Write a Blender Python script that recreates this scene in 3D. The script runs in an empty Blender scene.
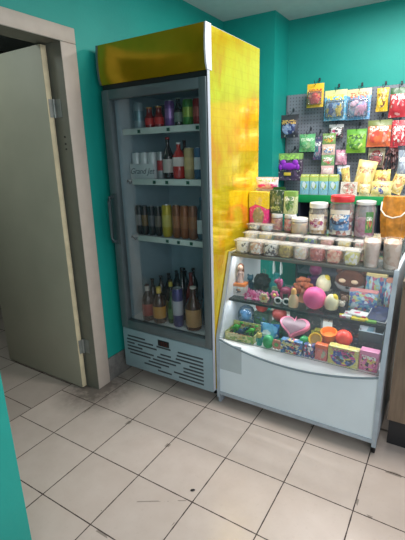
import bpy, bmesh, math, random
from mathutils import Vector, Matrix
random.seed(7)
PI = math.pi
SC = bpy.context.scene
COL = SC.collection
LABELS = []

# ------------------------------------------------------------------ materials
def lin(c):
    return tuple((v / 12.92 if v <= .04045 else ((v + .055) / 1.055) ** 2.4) for v in [x / 255 for x in c[:3]]) + (1,)
class NT:
    def __init__(s, name):
        s.m = bpy.data.materials.new(name); s.m.use_nodes = True
        s.t = s.m.node_tree; s.n = s.t.nodes; s.n.clear()
        s.out = s.n.new('ShaderNodeOutputMaterial')
    def add(s, typ, **kw):
        n = s.n.new(typ)
        for k, v in kw.items(): setattr(n, k, v)
        return n
    def put(s, sock, v):
        if isinstance(v, bpy.types.NodeSocket): s.t.links.new(v, sock)
        else: sock.default_value = v
    def math(s, op, a, b=0.0, c=None):
        n = s.add('ShaderNodeMath', operation=op)
        s.put(n.inputs[0], a); s.put(n.inputs[1], b)
        if c is not None: s.put(n.inputs[2], c)
        return n.outputs[0]
    def mix(s, f, a, b):
        n = s.add('ShaderNodeMix', data_type='RGBA')
        s.put(n.inputs[0], f); s.put(n.inputs[6], a); s.put(n.inputs[7], b)
        return n.outputs[2]
    def noise(s, vec, scale, detail=3, rough=.5):
        n = s.add('ShaderNodeTexNoise'); s.put(n.inputs['Vector'], vec)
        n.inputs['Scale'].default_value = scale; n.inputs['Detail'].default_value = detail; n.inputs['Roughness'].default_value = rough
        return n.outputs['Fac']
    def ramp(s, f, stops, interp='LINEAR'):
        n = s.add('ShaderNodeValToRGB'); e = n.color_ramp; e.interpolation = interp
        while len(e.elements) < len(stops): e.elements.new(1)
        for el, (p, c) in zip(e.elements, stops): el.position = p; el.color = c if len(c) == 4 else tuple(c) + (1,)
        s.put(n.inputs[0], f); return n.outputs[0]
    def coord(s, kind='Object'):
        return s.add('ShaderNodeTexCoord').outputs[kind]
    def xyz(s, v):
        n = s.add('ShaderNodeSeparateXYZ'); s.put(n.inputs[0], v); return n.outputs
    def bsdf(s, color, rough=.5, metal=0., spec=.5, bump=None, bs=.3, **kw):
        b = s.add('ShaderNodeBsdfPrincipled')
        s.put(b.inputs['Base Color'], color); s.put(b.inputs['Roughness'], rough); s.put(b.inputs['Metallic'], metal)
        b.inputs['Specular IOR Level'].default_value = spec
        for k, v in kw.items(): s.put(b.inputs[k], v)
        if bump is not None:
            bn = s.add('ShaderNodeBump'); bn.inputs['Strength'].default_value = bs; bn.inputs['Distance'].default_value = .01
            s.put(bn.inputs['Height'], bump); s.put(b.inputs['Normal'], bn.outputs[0])
        s.t.links.new(b.outputs[0], s.out.inputs[0]); return b
CACHE = {}
def plain(c, rough=.5, metal=0., var=.12, spec=.5, scale=14):
    k = (c, rough, metal, var, spec, scale)
    if k not in CACHE:
        t = NT('paint_%d_%d_%d' % c)
        l = lin(c); d = tuple(v * (1 - var) for v in l[:3]) + (1,); u = tuple(min(1, v * (1 + var)) for v in l[:3]) + (1,)
        t.bsdf(t.ramp(t.noise(t.coord(), scale), [(.3, d), (.7, u)]), rough, metal, spec)
        CACHE[k] = t.m
    return CACHE[k]
def clear(c=(235, 245, 245), solid=.12, gloss=.10, rough=.05):
    k = ('clear', c, solid, gloss, rough)
    if k not in CACHE:
        t = NT('clear_plastic')
        tr = t.add('ShaderNodeBsdfTransparent'); tr.inputs[0].default_value = (.97, .98, .98, 1)
        df = t.add('ShaderNodeBsdfDiffuse'); df.inputs[0].default_value = lin(c)
        gl = t.add('ShaderNodeBsdfGlossy'); gl.inputs['Roughness'].default_value = rough
        fr = t.add('ShaderNodeFresnel'); fr.inputs[0].default_value = 1.45
        m1 = t.add('ShaderNodeMixShader'); m1.inputs[0].default_value = solid
        t.t.links.new(tr.outputs[0], m1.inputs[1]); t.t.links.new(df.outputs[0], m1.inputs[2])
        m2 = t.add('ShaderNodeMixShader'); t.put(m2.inputs[0], t.math('MULTIPLY', fr.outputs[0], gloss * 10))
        t.t.links.new(m1.outputs[0], m2.inputs[1]); t.t.links.new(gl.outputs[0], m2.inputs[2])
        t.t.links.new(m2.outputs[0], t.out.inputs[0]); CACHE[k] = t.m
    return CACHE[k]
def speck(pal, scale=30, rough=.5):
    k = ('speck', tuple(pal), scale, rough)
    if k not in CACHE:
        t = NT('mixed_sweets')
        v = t.add('ShaderNodeTexVoronoi'); t.put(v.inputs['Vector'], t.coord()); v.inputs['Scale'].default_value = scale
        r = t.xyz(v.outputs['Color'])[0]
        n = len(pal)
        t.bsdf(t.ramp(r, [(i / n, lin(c)) for i, c in enumerate(pal)], 'CONSTANT'), rough, bump=v.outputs['Distance'], bs=.5)
        CACHE[k] = t.m
    return CACHE[k]
PK = [0]
def package(base, top=None, blob=None, pal=((255, 255, 255), (230, 60, 80), (40, 110, 190), (240, 210, 60)), vs=9, rx=.36, rz=.28, cz=.42, rough=.3, letter=(250, 250, 245), band=.68, tz=.78):
    PK[0] += 1; sd = PK[0] * 3.7
    t = NT('printed_wrapper')
    g = t.coord('Generated'); x, y, z = t.xyz(g)[:3]
    mp = t.add('ShaderNodeMapping'); t.put(mp.inputs[0], g); mp.inputs['Location'].default_value = (sd, sd * .3, 0); mp.inputs['Scale'].default_value = (1, .25, 1)
    gv = mp.outputs[0]
    v = t.add('ShaderNodeTexVoronoi'); t.put(v.inputs['Vector'], gv); v.inputs['Scale'].default_value = vs
    n = len(pal); c1 = t.ramp(t.xyz(v.outputs['Color'])[0], [(i / n, lin(c)) for i, c in enumerate(pal)], 'CONSTANT')
    wob = t.math('MULTIPLY', t.math('SUBTRACT', t.noise(gv, 5), .5), .5)
    ex = t.math('POWER', t.math('ABSOLUTE', t.math('DIVIDE', t.math('SUBTRACT', x, .5), rx)), 2.0)
    ez = t.math('POWER', t.math('ABSOLUTE', t.math('DIVIDE', t.math('SUBTRACT', z, cz), rz)), 2.0)
    m = t.math('LESS_THAN', t.math('ADD', t.math('ADD', ex, ez), wob), 1.0)
    b = lin(base); col = t.mix(t.noise(gv, 6), tuple(q * .8 for q in b[:3]) + (1,), b)
    if blob: c1 = t.mix(.55, c1, lin(blob))
    col = t.mix(m, col, c1)
    v2 = t.add('ShaderNodeTexVoronoi'); t.put(v2.inputs['Vector'], gv); v2.inputs['Scale'].default_value = vs * 2.6
    c2 = t.ramp(t.xyz(v2.outputs['Color'])[1], [(0, lin((250, 248, 240))), (.18, lin((44, 40, 52))), (.38, lin(pal[0])), (.55, lin(pal[-1])), (.8, lin(base))], 'CONSTANT')
    col = t.mix(t.math('MULTIPLY', t.math('GREATER_THAN', t.xyz(v2.outputs['Color'])[0], .6), .34 if letter else .2), col, c2)
    if top:
        edge = t.math('ADD', tz, t.math('MULTIPLY', wob, .3))
        col = t.mix(t.math('GREATER_THAN', z, edge), col, lin(top))
    if letter:
        w = t.add('ShaderNodeTexNoise'); t.put(w.inputs['Vector'], gv); w.inputs['Scale'].default_value = 14; w.inputs['Detail'].default_value = 1
        lm = t.math('MULTIPLY', t.math('LESS_THAN', t.math('ABSOLUTE', t.math('SUBTRACT', z, band)), .09), t.math('GREATER_THAN', w.outputs['Fac'], .5))
        lm = t.math('MULTIPLY', lm, t.math('LESS_THAN', t.math('ABSOLUTE', t.math('SUBTRACT', x, .5)), .38))
        col = t.mix(lm, col, lin(letter))
    col = t.mix(.05, col, lin((214, 212, 206)))
    t.bsdf(col, rough)
    return t.m

# ------------------------------------------------------------------ mesh helpers
def BM(): return bmesh.new()
def box(bm, x0, x1, y0, y1, z0, z1, bev=0.0, seg=2, M=None):
    r = bmesh.ops.create_cube(bm, size=1.0); vs = r['verts']
    for v in vs:
        v.co = Vector(((x0 + x1) / 2 + v.co.x * (x1 - x0), (y0 + y1) / 2 + v.co.y * (y1 - y0), (z0 + z1) / 2 + v.co.z * (z1 - z0)))
    if bev > 0:
        es = list({e for v in vs for e in v.link_edges})
        bev = min(bev, .45 * min(abs(x1 - x0), abs(y1 - y0), abs(z1 - z0)))
        rr = bmesh.ops.bevel(bm, geom=es, offset=bev, segments=seg, affect='EDGES', profile=.5)
        vs = list({v for f in rr['faces'] for v in f.verts} | {v for v in vs if v.is_valid})
    if M is not None:
        for v in vs: v.co = M @ v.co
    return vs
def lathe(bm, prof, c=(0, 0, 0), seg=20, sx=1, sy=1, M=None):
    rings = []; new = []
    for r, z in prof:
        if r < 1e-6:
            v = bm.verts.new((c[0], c[1], c[2] + z)); rings.append([v])
        else:
            rings.append([bm.verts.new((c[0] + sx * r * math.cos(2 * PI * i / seg), c[1] + sy * r * math.sin(2 * PI * i / seg), c[2] + z)) for i in range(seg)])
        new += rings[-1]
    for a, b in zip(rings, rings[1:]):
        for i in range(seg):
            j = (i + 1) % seg
            if len(a) == 1 and len(b) == 1: continue
            if len(a) == 1: bm.faces.new((a[0], b[i], b[j]))
            elif len(b) == 1: bm.faces.new((a[i], a[j], b[0]))
            else: bm.faces.new((a[i], a[j], b[j], b[i]))
    if M is not None:
        for v in new: v.co = M @ v.co
    return new
def ball(bm, c, rx, ry=None, rz=None, seg=18, M=None):
    ry = rx if ry is None else ry; rz = rx if rz is None else rz
    r = bmesh.ops.create_uvsphere(bm, u_segments=seg, v_segments=max(8, seg * 2 // 3), radius=1.0)
    for v in r['verts']:
        v.co = Vector((c[0] + v.co.x * rx, c[1] + v.co.y * ry, c[2] + v.co.z * rz))
        if M is not None: v.co = M @ v.co
    return r['verts']
def tube(bm, pts, r, seg=8, closed=False):
    pts = [Vector(p) for p in pts]; n = len(pts); rings = []
    for i, p in enumerate(pts):
        a = pts[(i - 1) % n] if (i > 0 or closed) else p
        b = pts[(i + 1) % n] if (i < n - 1 or closed) else p
        d = (b - a).normalized()
        up = Vector((0, 0, 1)) if abs(d.z) < .9 else Vector((1, 0, 0))
        s = d.cross(up).normalized(); u = s.cross(d)
        rr = r[i] if isinstance(r, (list, tuple)) else r
        rings.append([bm.verts.new(p + (s * math.cos(2 * PI * k / seg) + u * math.sin(2 * PI * k / seg)) * rr) for k in range(seg)])
    pairs = list(zip(rings, rings[1:])) + ([(rings[-1], rings[0])] if closed else [])
    for a, b in pairs:
        for k in range(seg): bm.faces.new((a[k], a[(k + 1) % seg], b[(k + 1) % seg], b[k]))
    if not closed:
        bm.faces.new(rings[0][::-1]); bm.faces.new(rings[-1])
def prism(bm, poly, a0, a1, axis='x'):
    def mk(p, a): return {'x': (a, p[0], p[1]), 'y': (p[0], a, p[1]), 'z': (p[0], p[1], a)}[axis]
    A = [bm.verts.new(mk(p, a0)) for p in poly]; B = [bm.verts.new(mk(p, a1)) for p in poly]
    n = len(poly)
    for i in range(n): bm.faces.new((A[i], A[(i + 1) % n], B[(i + 1) % n], B[i]))
    bm.faces.new(A[::-1]); bm.faces.new(B)
def pouch(bm, w, h, t, z0=0, y=0, nx=10, nz=12, crimp=.07, seed=0, bulge_low=0.15):
    """pillow bag facing -y, sealed flat along top and bottom"""
    rnd = random.Random(seed); ph = rnd.random() * 6
    G = []
    for s in (-1, 1):
        g = []
        for j in range(nz + 1):
            v = j / nz; row = []
            for i in range(nx + 1):
                u = i / nx * 2 - 1
                vv = (v - crimp) / (1 - 2 * crimp)
                e = 0 if vv <= 0 or vv >= 1 else (math.sin(PI * vv) ** .55) * (1 + bulge_low * math.cos(PI * vv))
                d = e * max(0, 1 - abs(u) ** 2.6) ** .7 * t / 2
                d += .06 * t * math.sin(9 * v + 5 * u + ph) * e * (1 - u * u)
                pin = 1 - .04 * (e > .2) * math.sin(PI * vv) if 0 < vv < 1 else 1
                row.append(bm.verts.new((u * w / 2 * pin, y + s * max(d, .0012), z0 + v * h)))
            g.append(row)
        G.append(g)
    F, B = G
    for j in range(nz):
        for i in range(nx):
            bm.faces.new((F[j][i], F[j][i + 1], F[j + 1][i + 1], F[j + 1][i]))
            bm.faces.new((B[j][i], B[j + 1][i], B[j + 1][i + 1], B[j][i + 1]))
        bm.faces.new((F[j][0], F[j + 1][0], B[j + 1][0], B[j][0])); bm.faces.new((F[j][nx], B[j][nx], B[j + 1][nx], F[j + 1][nx]))
    for i in range(nx):
        bm.faces.new((F[0][i], B[0][i], B[0][i + 1], F[0][i + 1])); bm.faces.new((F[nz][i], F[nz][i + 1], B[nz][i + 1], B[nz][i]))
def obj(name, bm, mat, parent=None, loc=(0, 0, 0), rz=0, ang=40):
    me = bpy.data.meshes.new(name)
    bmesh.ops.recalc_face_normals(bm, faces=bm.faces[:])
    bm.to_mesh(me); bm.free()
    for p in me.polygons: p.use_smooth = True
    me.set_sharp_from_angle(angle=math.radians(ang))
    me.materials.append(mat)
    o = bpy.data.objects.new(name, me); COL.objects.link(o); o.parent = parent; o.location = loc; o.rotation_euler = (0, 0, rz)
    return o
def tag(o, label, cat, group=None):
    o['label'] = label; o['category'] = cat
    if group: o['group'] = group
    LABELS.append(label); return o
def thing(name, label, cat, loc=(0, 0, 0), rz=0, group=None):
    o = bpy.data.objects.new(name, None); o.empty_display_size = .05; COL.objects.link(o)
    o.location = loc; o.rotation_euler = (0, 0, rz)
    return tag(o, label, cat, group)
def struct(name, bm, mat, label=None):
    o = obj(name, bm, mat); o['kind'] = 'structure'
    if label: o['label'] = label
    return o
def dup(root, label, loc, rz=0, group=None):
    r = root.copy(); COL.objects.link(r); r.location = loc; r.rotation_euler = (0, 0, rz); r['label'] = label; LABELS.append(label)
    if group: r['group'] = group
    for ch in list(root.children):
        c = ch.copy(); COL.objects.link(c); c.parent = r
        for g in list(ch.children):
            d = g.copy(); COL.objects.link(d); d.parent = c
    return r
def bxo(name, mat, parent, *a, bev=0.0, **k):
    bm = BM(); box(bm, *a, bev=bev); return obj(name, bm, mat, parent, **k)

# ------------------------------------------------------------------ setting
CEIL = 2.735
def wall_mat():
    t = NT('teal_wall_paint'); c = t.coord()
    col = t.ramp(t.noise(c, 1.3, 4), [(.3, lin((8, 142, 132))), (.7, lin((20, 164, 152)))])
    t.bsdf(col, .55, bump=t.noise(c, 60, 4), bs=.08); return t.m
def floor_mat():
    t = NT('beige_floor_tiles'); c = t.coord(); x, y = t.xyz(c)[:2]
    T = .33; g = .0028
    y2 = t.math('ADD', y, t.math('MULTIPLY', t.math('LESS_THAN', x, -.33), -.085))
    def dist(v):
        f = t.math('FRACT', t.math('ADD', t.math('DIVIDE', v, T), 50.0))
        return t.math('MULTIPLY', t.math('SUBTRACT', .5, t.math('ABSOLUTE', t.math('SUBTRACT', f, .5))), T)
    d = t.math('MINIMUM', dist(x), dist(y2))
    wob = t.math('MULTIPLY', t.noise(c, 22), .003)
    gm = t.math('LESS_THAN', d, t.math('ADD', g - .0015, wob))
    ix = t.math('FLOOR', t.math('DIVIDE', x, T)); iy = t.math('FLOOR', t.math('DIVIDE', y2, T))
    cb = t.add('ShaderNodeCombineXYZ'); t.put(cb.inputs[0], ix); t.put(cb.inputs[1], iy)
    wn = t.add('ShaderNodeTexWhiteNoise'); t.put(wn.inputs['Vector'], cb.outputs[0])
    base = t.mix(t.noise(c, 7, 6, .6), lin((186, 168, 157)), lin((210, 195, 186)))
    base = t.mix(t.math('MULTIPLY', wn.outputs['Value'], .22), base, lin((180, 162, 152)))
    mot = t.noise(c, 45, 4, .7)
    base = t.mix(t.math('MULTIPLY', t.math('GREATER_THAN', mot, .62), .10), base, lin((150, 132, 112)))
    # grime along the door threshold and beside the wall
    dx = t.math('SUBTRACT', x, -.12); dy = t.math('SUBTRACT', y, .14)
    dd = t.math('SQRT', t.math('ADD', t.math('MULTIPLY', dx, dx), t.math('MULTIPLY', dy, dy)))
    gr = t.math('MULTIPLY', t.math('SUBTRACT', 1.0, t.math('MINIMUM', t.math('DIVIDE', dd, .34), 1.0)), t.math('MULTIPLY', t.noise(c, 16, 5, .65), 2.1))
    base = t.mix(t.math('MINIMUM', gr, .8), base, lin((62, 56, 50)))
    th = t.math('MULTIPLY', t.math('LESS_THAN', x, -.33), .30)  # storeroom dimness painted into the tile colour beyond the doorway
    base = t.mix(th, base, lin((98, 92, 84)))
    # faint curved scuff
    sy = t.math('ABSOLUTE', t.math('SUBTRACT', y, t.math('ADD', -.405, t.math('MULTIPLY', t.math('SUBTRACT', x, .85), .62))))
    sm = t.math('MULTIPLY', t.math('LESS_THAN', sy, .004), t.math('LESS_THAN', t.math('ABSOLUTE', t.math('SUBTRACT', x, .86)), .10))
    sm = t.math('MULTIPLY', sm, t.math('GREATER_THAN', t.noise(c, 17), .40))
    base = t.mix(t.math('MULTIPLY', sm, .6), base, lin((110, 100, 90)))
    # worn dark blots on the grout
    bl = t.math('MULTIPLY', t.math('LESS_THAN', d, .012), t.math('GREATER_THAN', t.noise(c, 5, 2), .66))
    base = t.mix(t.math('MULTIPLY', bl, .6), base, lin((84, 74, 64)))
    col = t.mix(gm, base, lin((66, 52, 48)))
    rg = t.math('ADD', .30, t.math('MULTIPLY', gm, .5))
    t.bsdf(col, rg, bump=t.math('MULTIPLY', gm, -1.0), bs=.15); return t.m
WALL = wall_mat()
CEILM = plain((196, 204, 204), .8, var=.04)
GREYW = plain((70, 74, 72), .8)
bm = BM(); box(bm, -3, 3.4, -3.6, 3.0, -.06, 0); struct('floor', bm, floor_mat())
bm = BM(); box(bm, -3, 3.4, -3.6, 3.0, CEIL, CEIL + .08); struct('ceiling', bm, CEILM)
bm = BM()
box(bm, -.24, -.12, .155, 2.06, 0, CEIL)
box(bm, -.24, -.12, -.93, .155, 2.225, CEIL)
box(bm, -.24, -.12, -1.6, -.82, 0, CEIL)
struct('wall_left', bm, WALL)
bm = BM(); box(bm, -.12, .655, -1.62, -.925, 0, CEIL, bev=.004); struct('wall_partition', bm, WALL)
bm = BM(); box(bm, .38, 3.4, 2.40, 2.56, 0, CEIL); struct('wall_back', bm, WALL)
bm = BM(); box(bm, -.24, .385, 2.06, 2.56, 0, CEIL); struct('wall_pilaster', bm, WALL)
bm = BM(); box(bm, -2.7, -2.6, -1.7, 1.7, 0, CEIL); box(bm, -2.6, -.24, 1.6, 1.7, 0, CEIL); box(bm, -2.6, -.24, -1.7, -1.6, 0, CEIL)
struct('wall_storeroom', bm, GREYW)
def stone():
    t = NT('grey_skirting_tile'); c = t.coord()
    t.bsdf(t.ramp(t.noise(c, 14, 6, .7), [(.3, lin((88, 86, 84))), (.7, lin((134, 130, 126)))]), .4); return t.m
STONE = stone()
bm = BM()
for k in range(6):
    y0 = .252 + k * .332; box(bm, -.1199, -.108, y0, min(y0 + .329, 2.055), 0, .178, bev=.002)
struct('baseboard_left', bm, STONE)

# door: frame with casing, open leaf
CAS = plain((192, 178, 166), .5, var=.05); JAMB = plain((120, 117, 106), .5, var=.06)
LEAF = plain((168, 164, 146), .55, var=.07, scale=3); LEAFEDGE = plain((206, 192, 160), .5); STEEL = plain((150, 152, 148), .45, .5)
d = bpy.data.objects.new('door_1', None); COL.objects.link(d); d['kind'] = 'structure'; d['label'] = 'open beige door with wide casing on the teal left wall'
d.location = (-.12, .135, 0)
def dloc(bm):
    for v in bm.verts: v.co -= Vector((-.12, .135, 0))
    return bm
bm = BM(); box(bm, -.119, -.100, .137, .250, 0, 2.205, bev=.004); obj('casing', dloc(bm), CAS, d)
bm = BM(); box(bm, -.119, -.100, -.90, .250, 2.206, 2.288, bev=.004); obj('casing', dloc(bm), CAS, d)
bm = BM(); box(bm, -.119, -.100, -.915, -.805, 0, 2.205, bev=.004); obj('casing', dloc(bm), CAS, d)
bm = BM(); box(bm, -.255, -.1005, .1365, .154, 0, 2.21); box(bm, -.255, -.1005, -.818, -.80, 0, 2.21); box(bm, -.255, -.1005, -.80, .1365, 2.205, 2.224); obj('jamb', dloc(bm), JAMB, d)
lf = None
bm = BM(); box(bm, -1.06, -.2085, .084, .122, .012, 2.195, bev=.002); lf = obj('door_leaf', dloc(bm), LEAF, d)
bm = BM(); box(bm, -.2083, -.206, .085, .121, .014, 2.193); obj('edge_strip', dloc(bm), LEAFEDGE, lf)
for z in (.32, 1.86):
    bm = BM(); box(bm, -.205, -.203, .094, .120, z - .05, z + .05)
    tube(bm, [(-.202, .127, z - .052), (-.202, .127, z + .052)], .0085, 10)
    box(bm, -.198, -.150, .1335, .136, z - .05, z + .05)
    obj('hinge', dloc(bm), STEEL, d)
bm = BM()
for k, z in enumerate((1.70, 1.66, 1.63)): lathe(bm, [(0, 0), (.006, 0), (.006, .002), (0, .002)], M=Matrix.Translation((-.15, .1364, z)) @ Matrix.Rotation(PI / 2, 4, 'X'), seg=10)
obj('screw_hole', dloc(bm), plain((40, 40, 38)), d)

# ------------------------------------------------------------------ fridge
FX0, FX1, FY0, FY1 = -.068, .697, .376, 1.043
GREYM = plain((98, 110, 114), .38, .35, var=.06); LGREY = plain((140, 162, 170), .45, var=.04); LINER = plain((158, 184, 194), .5, var=.05)
DARK = plain((24, 28, 30), .5); WHITE = plain((222, 226, 228), .4, var=.03); BLACK = plain((14, 14, 16), .4)
def gold(dark=False):
    t = NT('gold_film'); c = t.coord(); x, y, z = t.xyz(c)[:3]
    n1 = t.noise(c, 2.3, 4, .6)
    if dark:  # darker copy for the crown, the dim room's reflection put into its colour
        col = t.ramp(n1, [(.25, lin((120, 92, 8))), (.5, lin((176, 148, 16))), (.75, lin((206, 160, 30)))])
        t.bsdf(col, .2, .6, bump=t.noise(c, 7, 3), bs=.25)
    else:
        mp = t.add('ShaderNodeMapping'); t.put(mp.inputs[0], c); mp.inputs['Scale'].default_value = (1, 2.2, 1.1); mp.inputs['Rotation'].default_value = (.5, 0, 0)
        n2 = t.noise(mp.outputs[0], 2.6, 5, .62)
        col = t.ramp(n2, [(.30, lin((236, 196, 24))), (.46, lin((255, 226, 40))), (.56, lin((250, 206, 20))), (.66, lin((250, 178, 34))), (.8, lin((255, 222, 60)))])
        fx = t.math('ABSOLUTE', t.math('SUBTRACT', t.math('FRACT', t.math('MULTIPLY', y, 22)), .5)); fz = t.math('ABSOLUTE', t.math('SUBTRACT', t.math('FRACT', t.math('MULTIPLY', z, 22)), .5))
        cellv = t.math('MAXIMUM', fx, fz)
        col = t.mix(t.math('MULTIPLY', t.math('GREATER_THAN', cellv, .44), .22), col, lin((214, 170, 20)))
        hgt = t.math('ADD', t.math('MULTIPLY', cellv, .25), t.math('MULTIPLY', t.noise(c, 8, 3), 1.4))
        t.bsdf(col, .12, .58, bump=hgt, bs=.14, **{'Coat Weight': .6, 'Coat Roughness': .04})
    return t.m
fr = thing('display_fridge', 'tall glass-door drinks fridge with gold crown and gold film side', 'fridge', (FX0 + .372, FY0 + .33, 0))
def floc(bm):
    for v in bm.verts: v.co -= Vector((FX0 + .372, FY0 + .33, 0))
    return bm
bm = BM()
box(bm, FX0, FX0 + .028, .43, FY1, .08, 2.215); box(bm, FX1 - .047, FX1 - .002, .43, FY1, .08, 2.215)
box(bm, FX0 + .028, FX1 - .047, FY1 - .05, FY1, .08, 2.215)
box(bm, FX0 + .028, FX1 - .047, .43, FY1 - .05, .08, .41); box(bm, FX0 + .028, FX1 - .047, .43, FY1 - .05, 2.01, 2.215)
obj('cabinet_body', floc(bm), LGREY, fr)
bm = BM()
X0, X1 = FX0 + .0285, FX1 - .0475
box(bm, X0, X0 + .008, .432, FY1 - .051, .411, 2.009); box(bm, X1 - .012, X1, .432, FY1 - .051, .411, 2.009)
box(bm, X0 + .008, X1 - .012, FY1 - .063, FY1 - .051, .411, 2.009); box(bm, X0 + .008, X1 - .012, .432, FY1 - .063, .411, .45); box(bm, X0 + .008, X1 - .012, .432, FY1 - .063, 1.97, 2.009)
obj('inner_liner', floc(bm), LINER, fr)
bm = BM(); box(bm, X0 + .009, X1 - .009, .434, FY1 - .065, .4501, .4515); obj('lit_floor_sheet', floc(bm), plain((226, 236, 240), .4, var=.03), fr)  # pale sheet added so the fridge floor looks lit
bm = BM(); box(bm, FX1 - .0019, FX1, .408, FY1 - .001, .10, 2.212); obj('gold_side_panel', floc(bm), gold(), fr)
# crown: slightly bulging gold front with white end caps
prof = [(.385, 2.0), (.374, 2.03), (.368, 2.09), (.369, 2.15), (.377, 2.218), (.43, 2.218), (.43, 2.0)]
bm = BM(); prism(bm, prof, FX0 + .012, FX1 - .006); cr = obj('crown', floc(bm), gold(True), fr)
bm = BM(); prism(bm, [(p[0] - .003, p[1]) for p in prof], FX1 - .0058, FX1 + .003); obj('crown_end_cap', floc(bm), plain((196, 200, 206), .4, var=.03), cr)
bm = BM(); prism(bm, [(p[0] - .003, p[1]) for p in prof], FX0 - .002, FX0 + .0118); obj('crown_end_cap', floc(bm), GREYM, cr)
bm = BM(); box(bm, FX1 - .0018, FX1 + .0012, .383, .4075, .10, 1.998); obj('edge_trim', floc(bm), plain((176, 180, 190), .4, var=.03), fr)
bm = BM(); box(bm, FX0 + .01, FX1 - .01, .392, .43, 1.972, 1.999); obj('dark_gap_strip', floc(bm), DARK, fr)  # dark strip standing in for the shade in the gap under the crown
# door
DZ0, DZ1 = .398, 1.97; F0, F1 = .376, .428
dr = None
bm = BM()
box(bm, FX0 + .006, FX0 + .068, F0, F1, DZ0, DZ1, bev=.006); box(bm, FX1 - .054, FX1 - .006, F0, F1, DZ0, DZ1, bev=.006)
box(bm, FX0 + .06, FX1 - .05, F0 + .001, F1, DZ0, DZ0 + .062, bev=.006); box(bm, FX0 + .06, FX1 - .05, F0 + .001, F1, DZ1 - .056, DZ1, bev=.006)
dr = obj('door', floc(bm), GREYM, fr)
bm = BM(); box(bm, FX0 + .064, FX1 - .052, .398, .406, DZ0 + .058, DZ1 - .052); obj('door_glass', floc(bm), clear((90, 120, 132), .035, .03, .03), dr)
bm = BM()
hx = FX0 + .030
tube(bm, [(hx + .005, .378, 1.03), (hx, .345, 1.035), (hx - .004, .342, 1.06), (hx - .004, .342, 1.30), (hx, .345, 1.325), (hx + .005, .378, 1.33)], .011, 8)
box(bm, hx - .006, hx + .040, .369, .377, 1.01, 1.35, bev=.004)
obj('handle', floc(bm), plain((74, 86, 90), .4, .2), dr)
# lower grille panel
bm = BM(); box(bm, FX0 + .004, FX1 - .004, .384, .43, .085, .392, bev=.008); gp = obj('grille_panel', floc(bm), LGREY, fr)
bm = BM()
def slot(x0, x1, z): box(bm, x0, x1, .3825, .386, z, z + .0125, bev=.003)
rows = [.330, .3035, .277, .2505, .224, .1975, .171, .1445, .118]
for i, z in enumerate(rows):
    a = [(.04, .20), (.03, .27), (.03, .10), (.03, .17), (.03, .27), (.05, .24), (.22, .40), (.18, .33), (.30, .42)][i]
    b = [(.24, .40), (.30, .42), (.13, .30), (.33, .42), (.30, .50), (.26, .46), (.50, .65), (.42, .65), (.46, .65)][i]
    c = [None, (.46, .65), (.45, .65), (.44, .65), (.55, .65), (.50, .65), None, None, None][i]
    for s in (a, b, c):
        if s and not (s[0] < .36 and s[1] > .25 and z > .31): slot(FX0 + s[0] + (.03 if s[0] > .4 else .01), FX0 + s[1] + (.04 if s[0] > .4 else .01), z)
obj('vent_slots', floc(bm), plain((52, 62, 66), .5), gp)
bm = BM(); box(bm, .258, .352, .380, .3845, .322, .366, bev=.003); dp = obj('temperature_display', floc(bm), BLACK, gp)
bm = BM()
for x in (.283, .303, .323):
    box(bm, x, x + .011, .3788, .3797, .330, .334); box(bm, x, x + .011, .3788, .3797, .352, .356); box(bm, x + .009, x + .011, .3788, .3797, .332, .354)
obj('digits', floc(bm), plain((92, 20, 22), .5), dp)
for x in (FX0 + .06, FX1 - .06):
    for y in (.52, .98):
        bm = BM(); lathe(bm, [(0, 0), (.022, 0), (.022, .012), (.012, .02), (.012, .081), (0, .081)], (x, y, 0), 14); obj('foot', floc(bm), BLACK, fr)
WIRE = plain((206, 212, 214), .4, .3); RAIL = plain((196, 214, 208), .5, var=.04); GREENDOT = plain((20, 84, 66), .5)
SHZ = (1.745, 1.43, 1.05)
for si, z in enumerate(SHZ):
    bm = BM()
    for k in range(25): xx = X0 + .025 + k * .0256; tube(bm, [(xx, .522, z - .004), (xx, .972, z - .004)], .003, 5)
    for yy in (.522, .74, .972): tube(bm, [(X0 + .013, yy, z - .009), (X1 - .013, yy, z - .009)], .0045, 6)
    sh = obj('shelf', floc(bm), WIRE, fr)
    rx0 = (X0 + .012, X0 + .062, X0 + .075)[si]
    bm = BM(); box(bm, rx0, X1 - .014, .506, .512, z - .034, z + .004, bev=.002); rl = obj('price_rail', floc(bm), RAIL, sh)
    for xx in ((.10, .33, .54), (.20, .30, .46), (.28, .37, .47))[si]:
        bm = BM(); box(bm, xx, xx + .022, .5035, .5057, z - .026, z - .006); obj('price_sticker', floc(bm), GREENDOT, rl)
    if si:
        bm = BM(); tube(bm, [(X0 + .016, .51, z - .02), (X0 + .03, .50, z - .005), (rx0 - .012, .50, z - .03), (rx0 - .006, .509, z - .012)], .0035, 6); obj('bracket', floc(bm), plain((90, 98, 100), .4, .5), sh)

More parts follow.
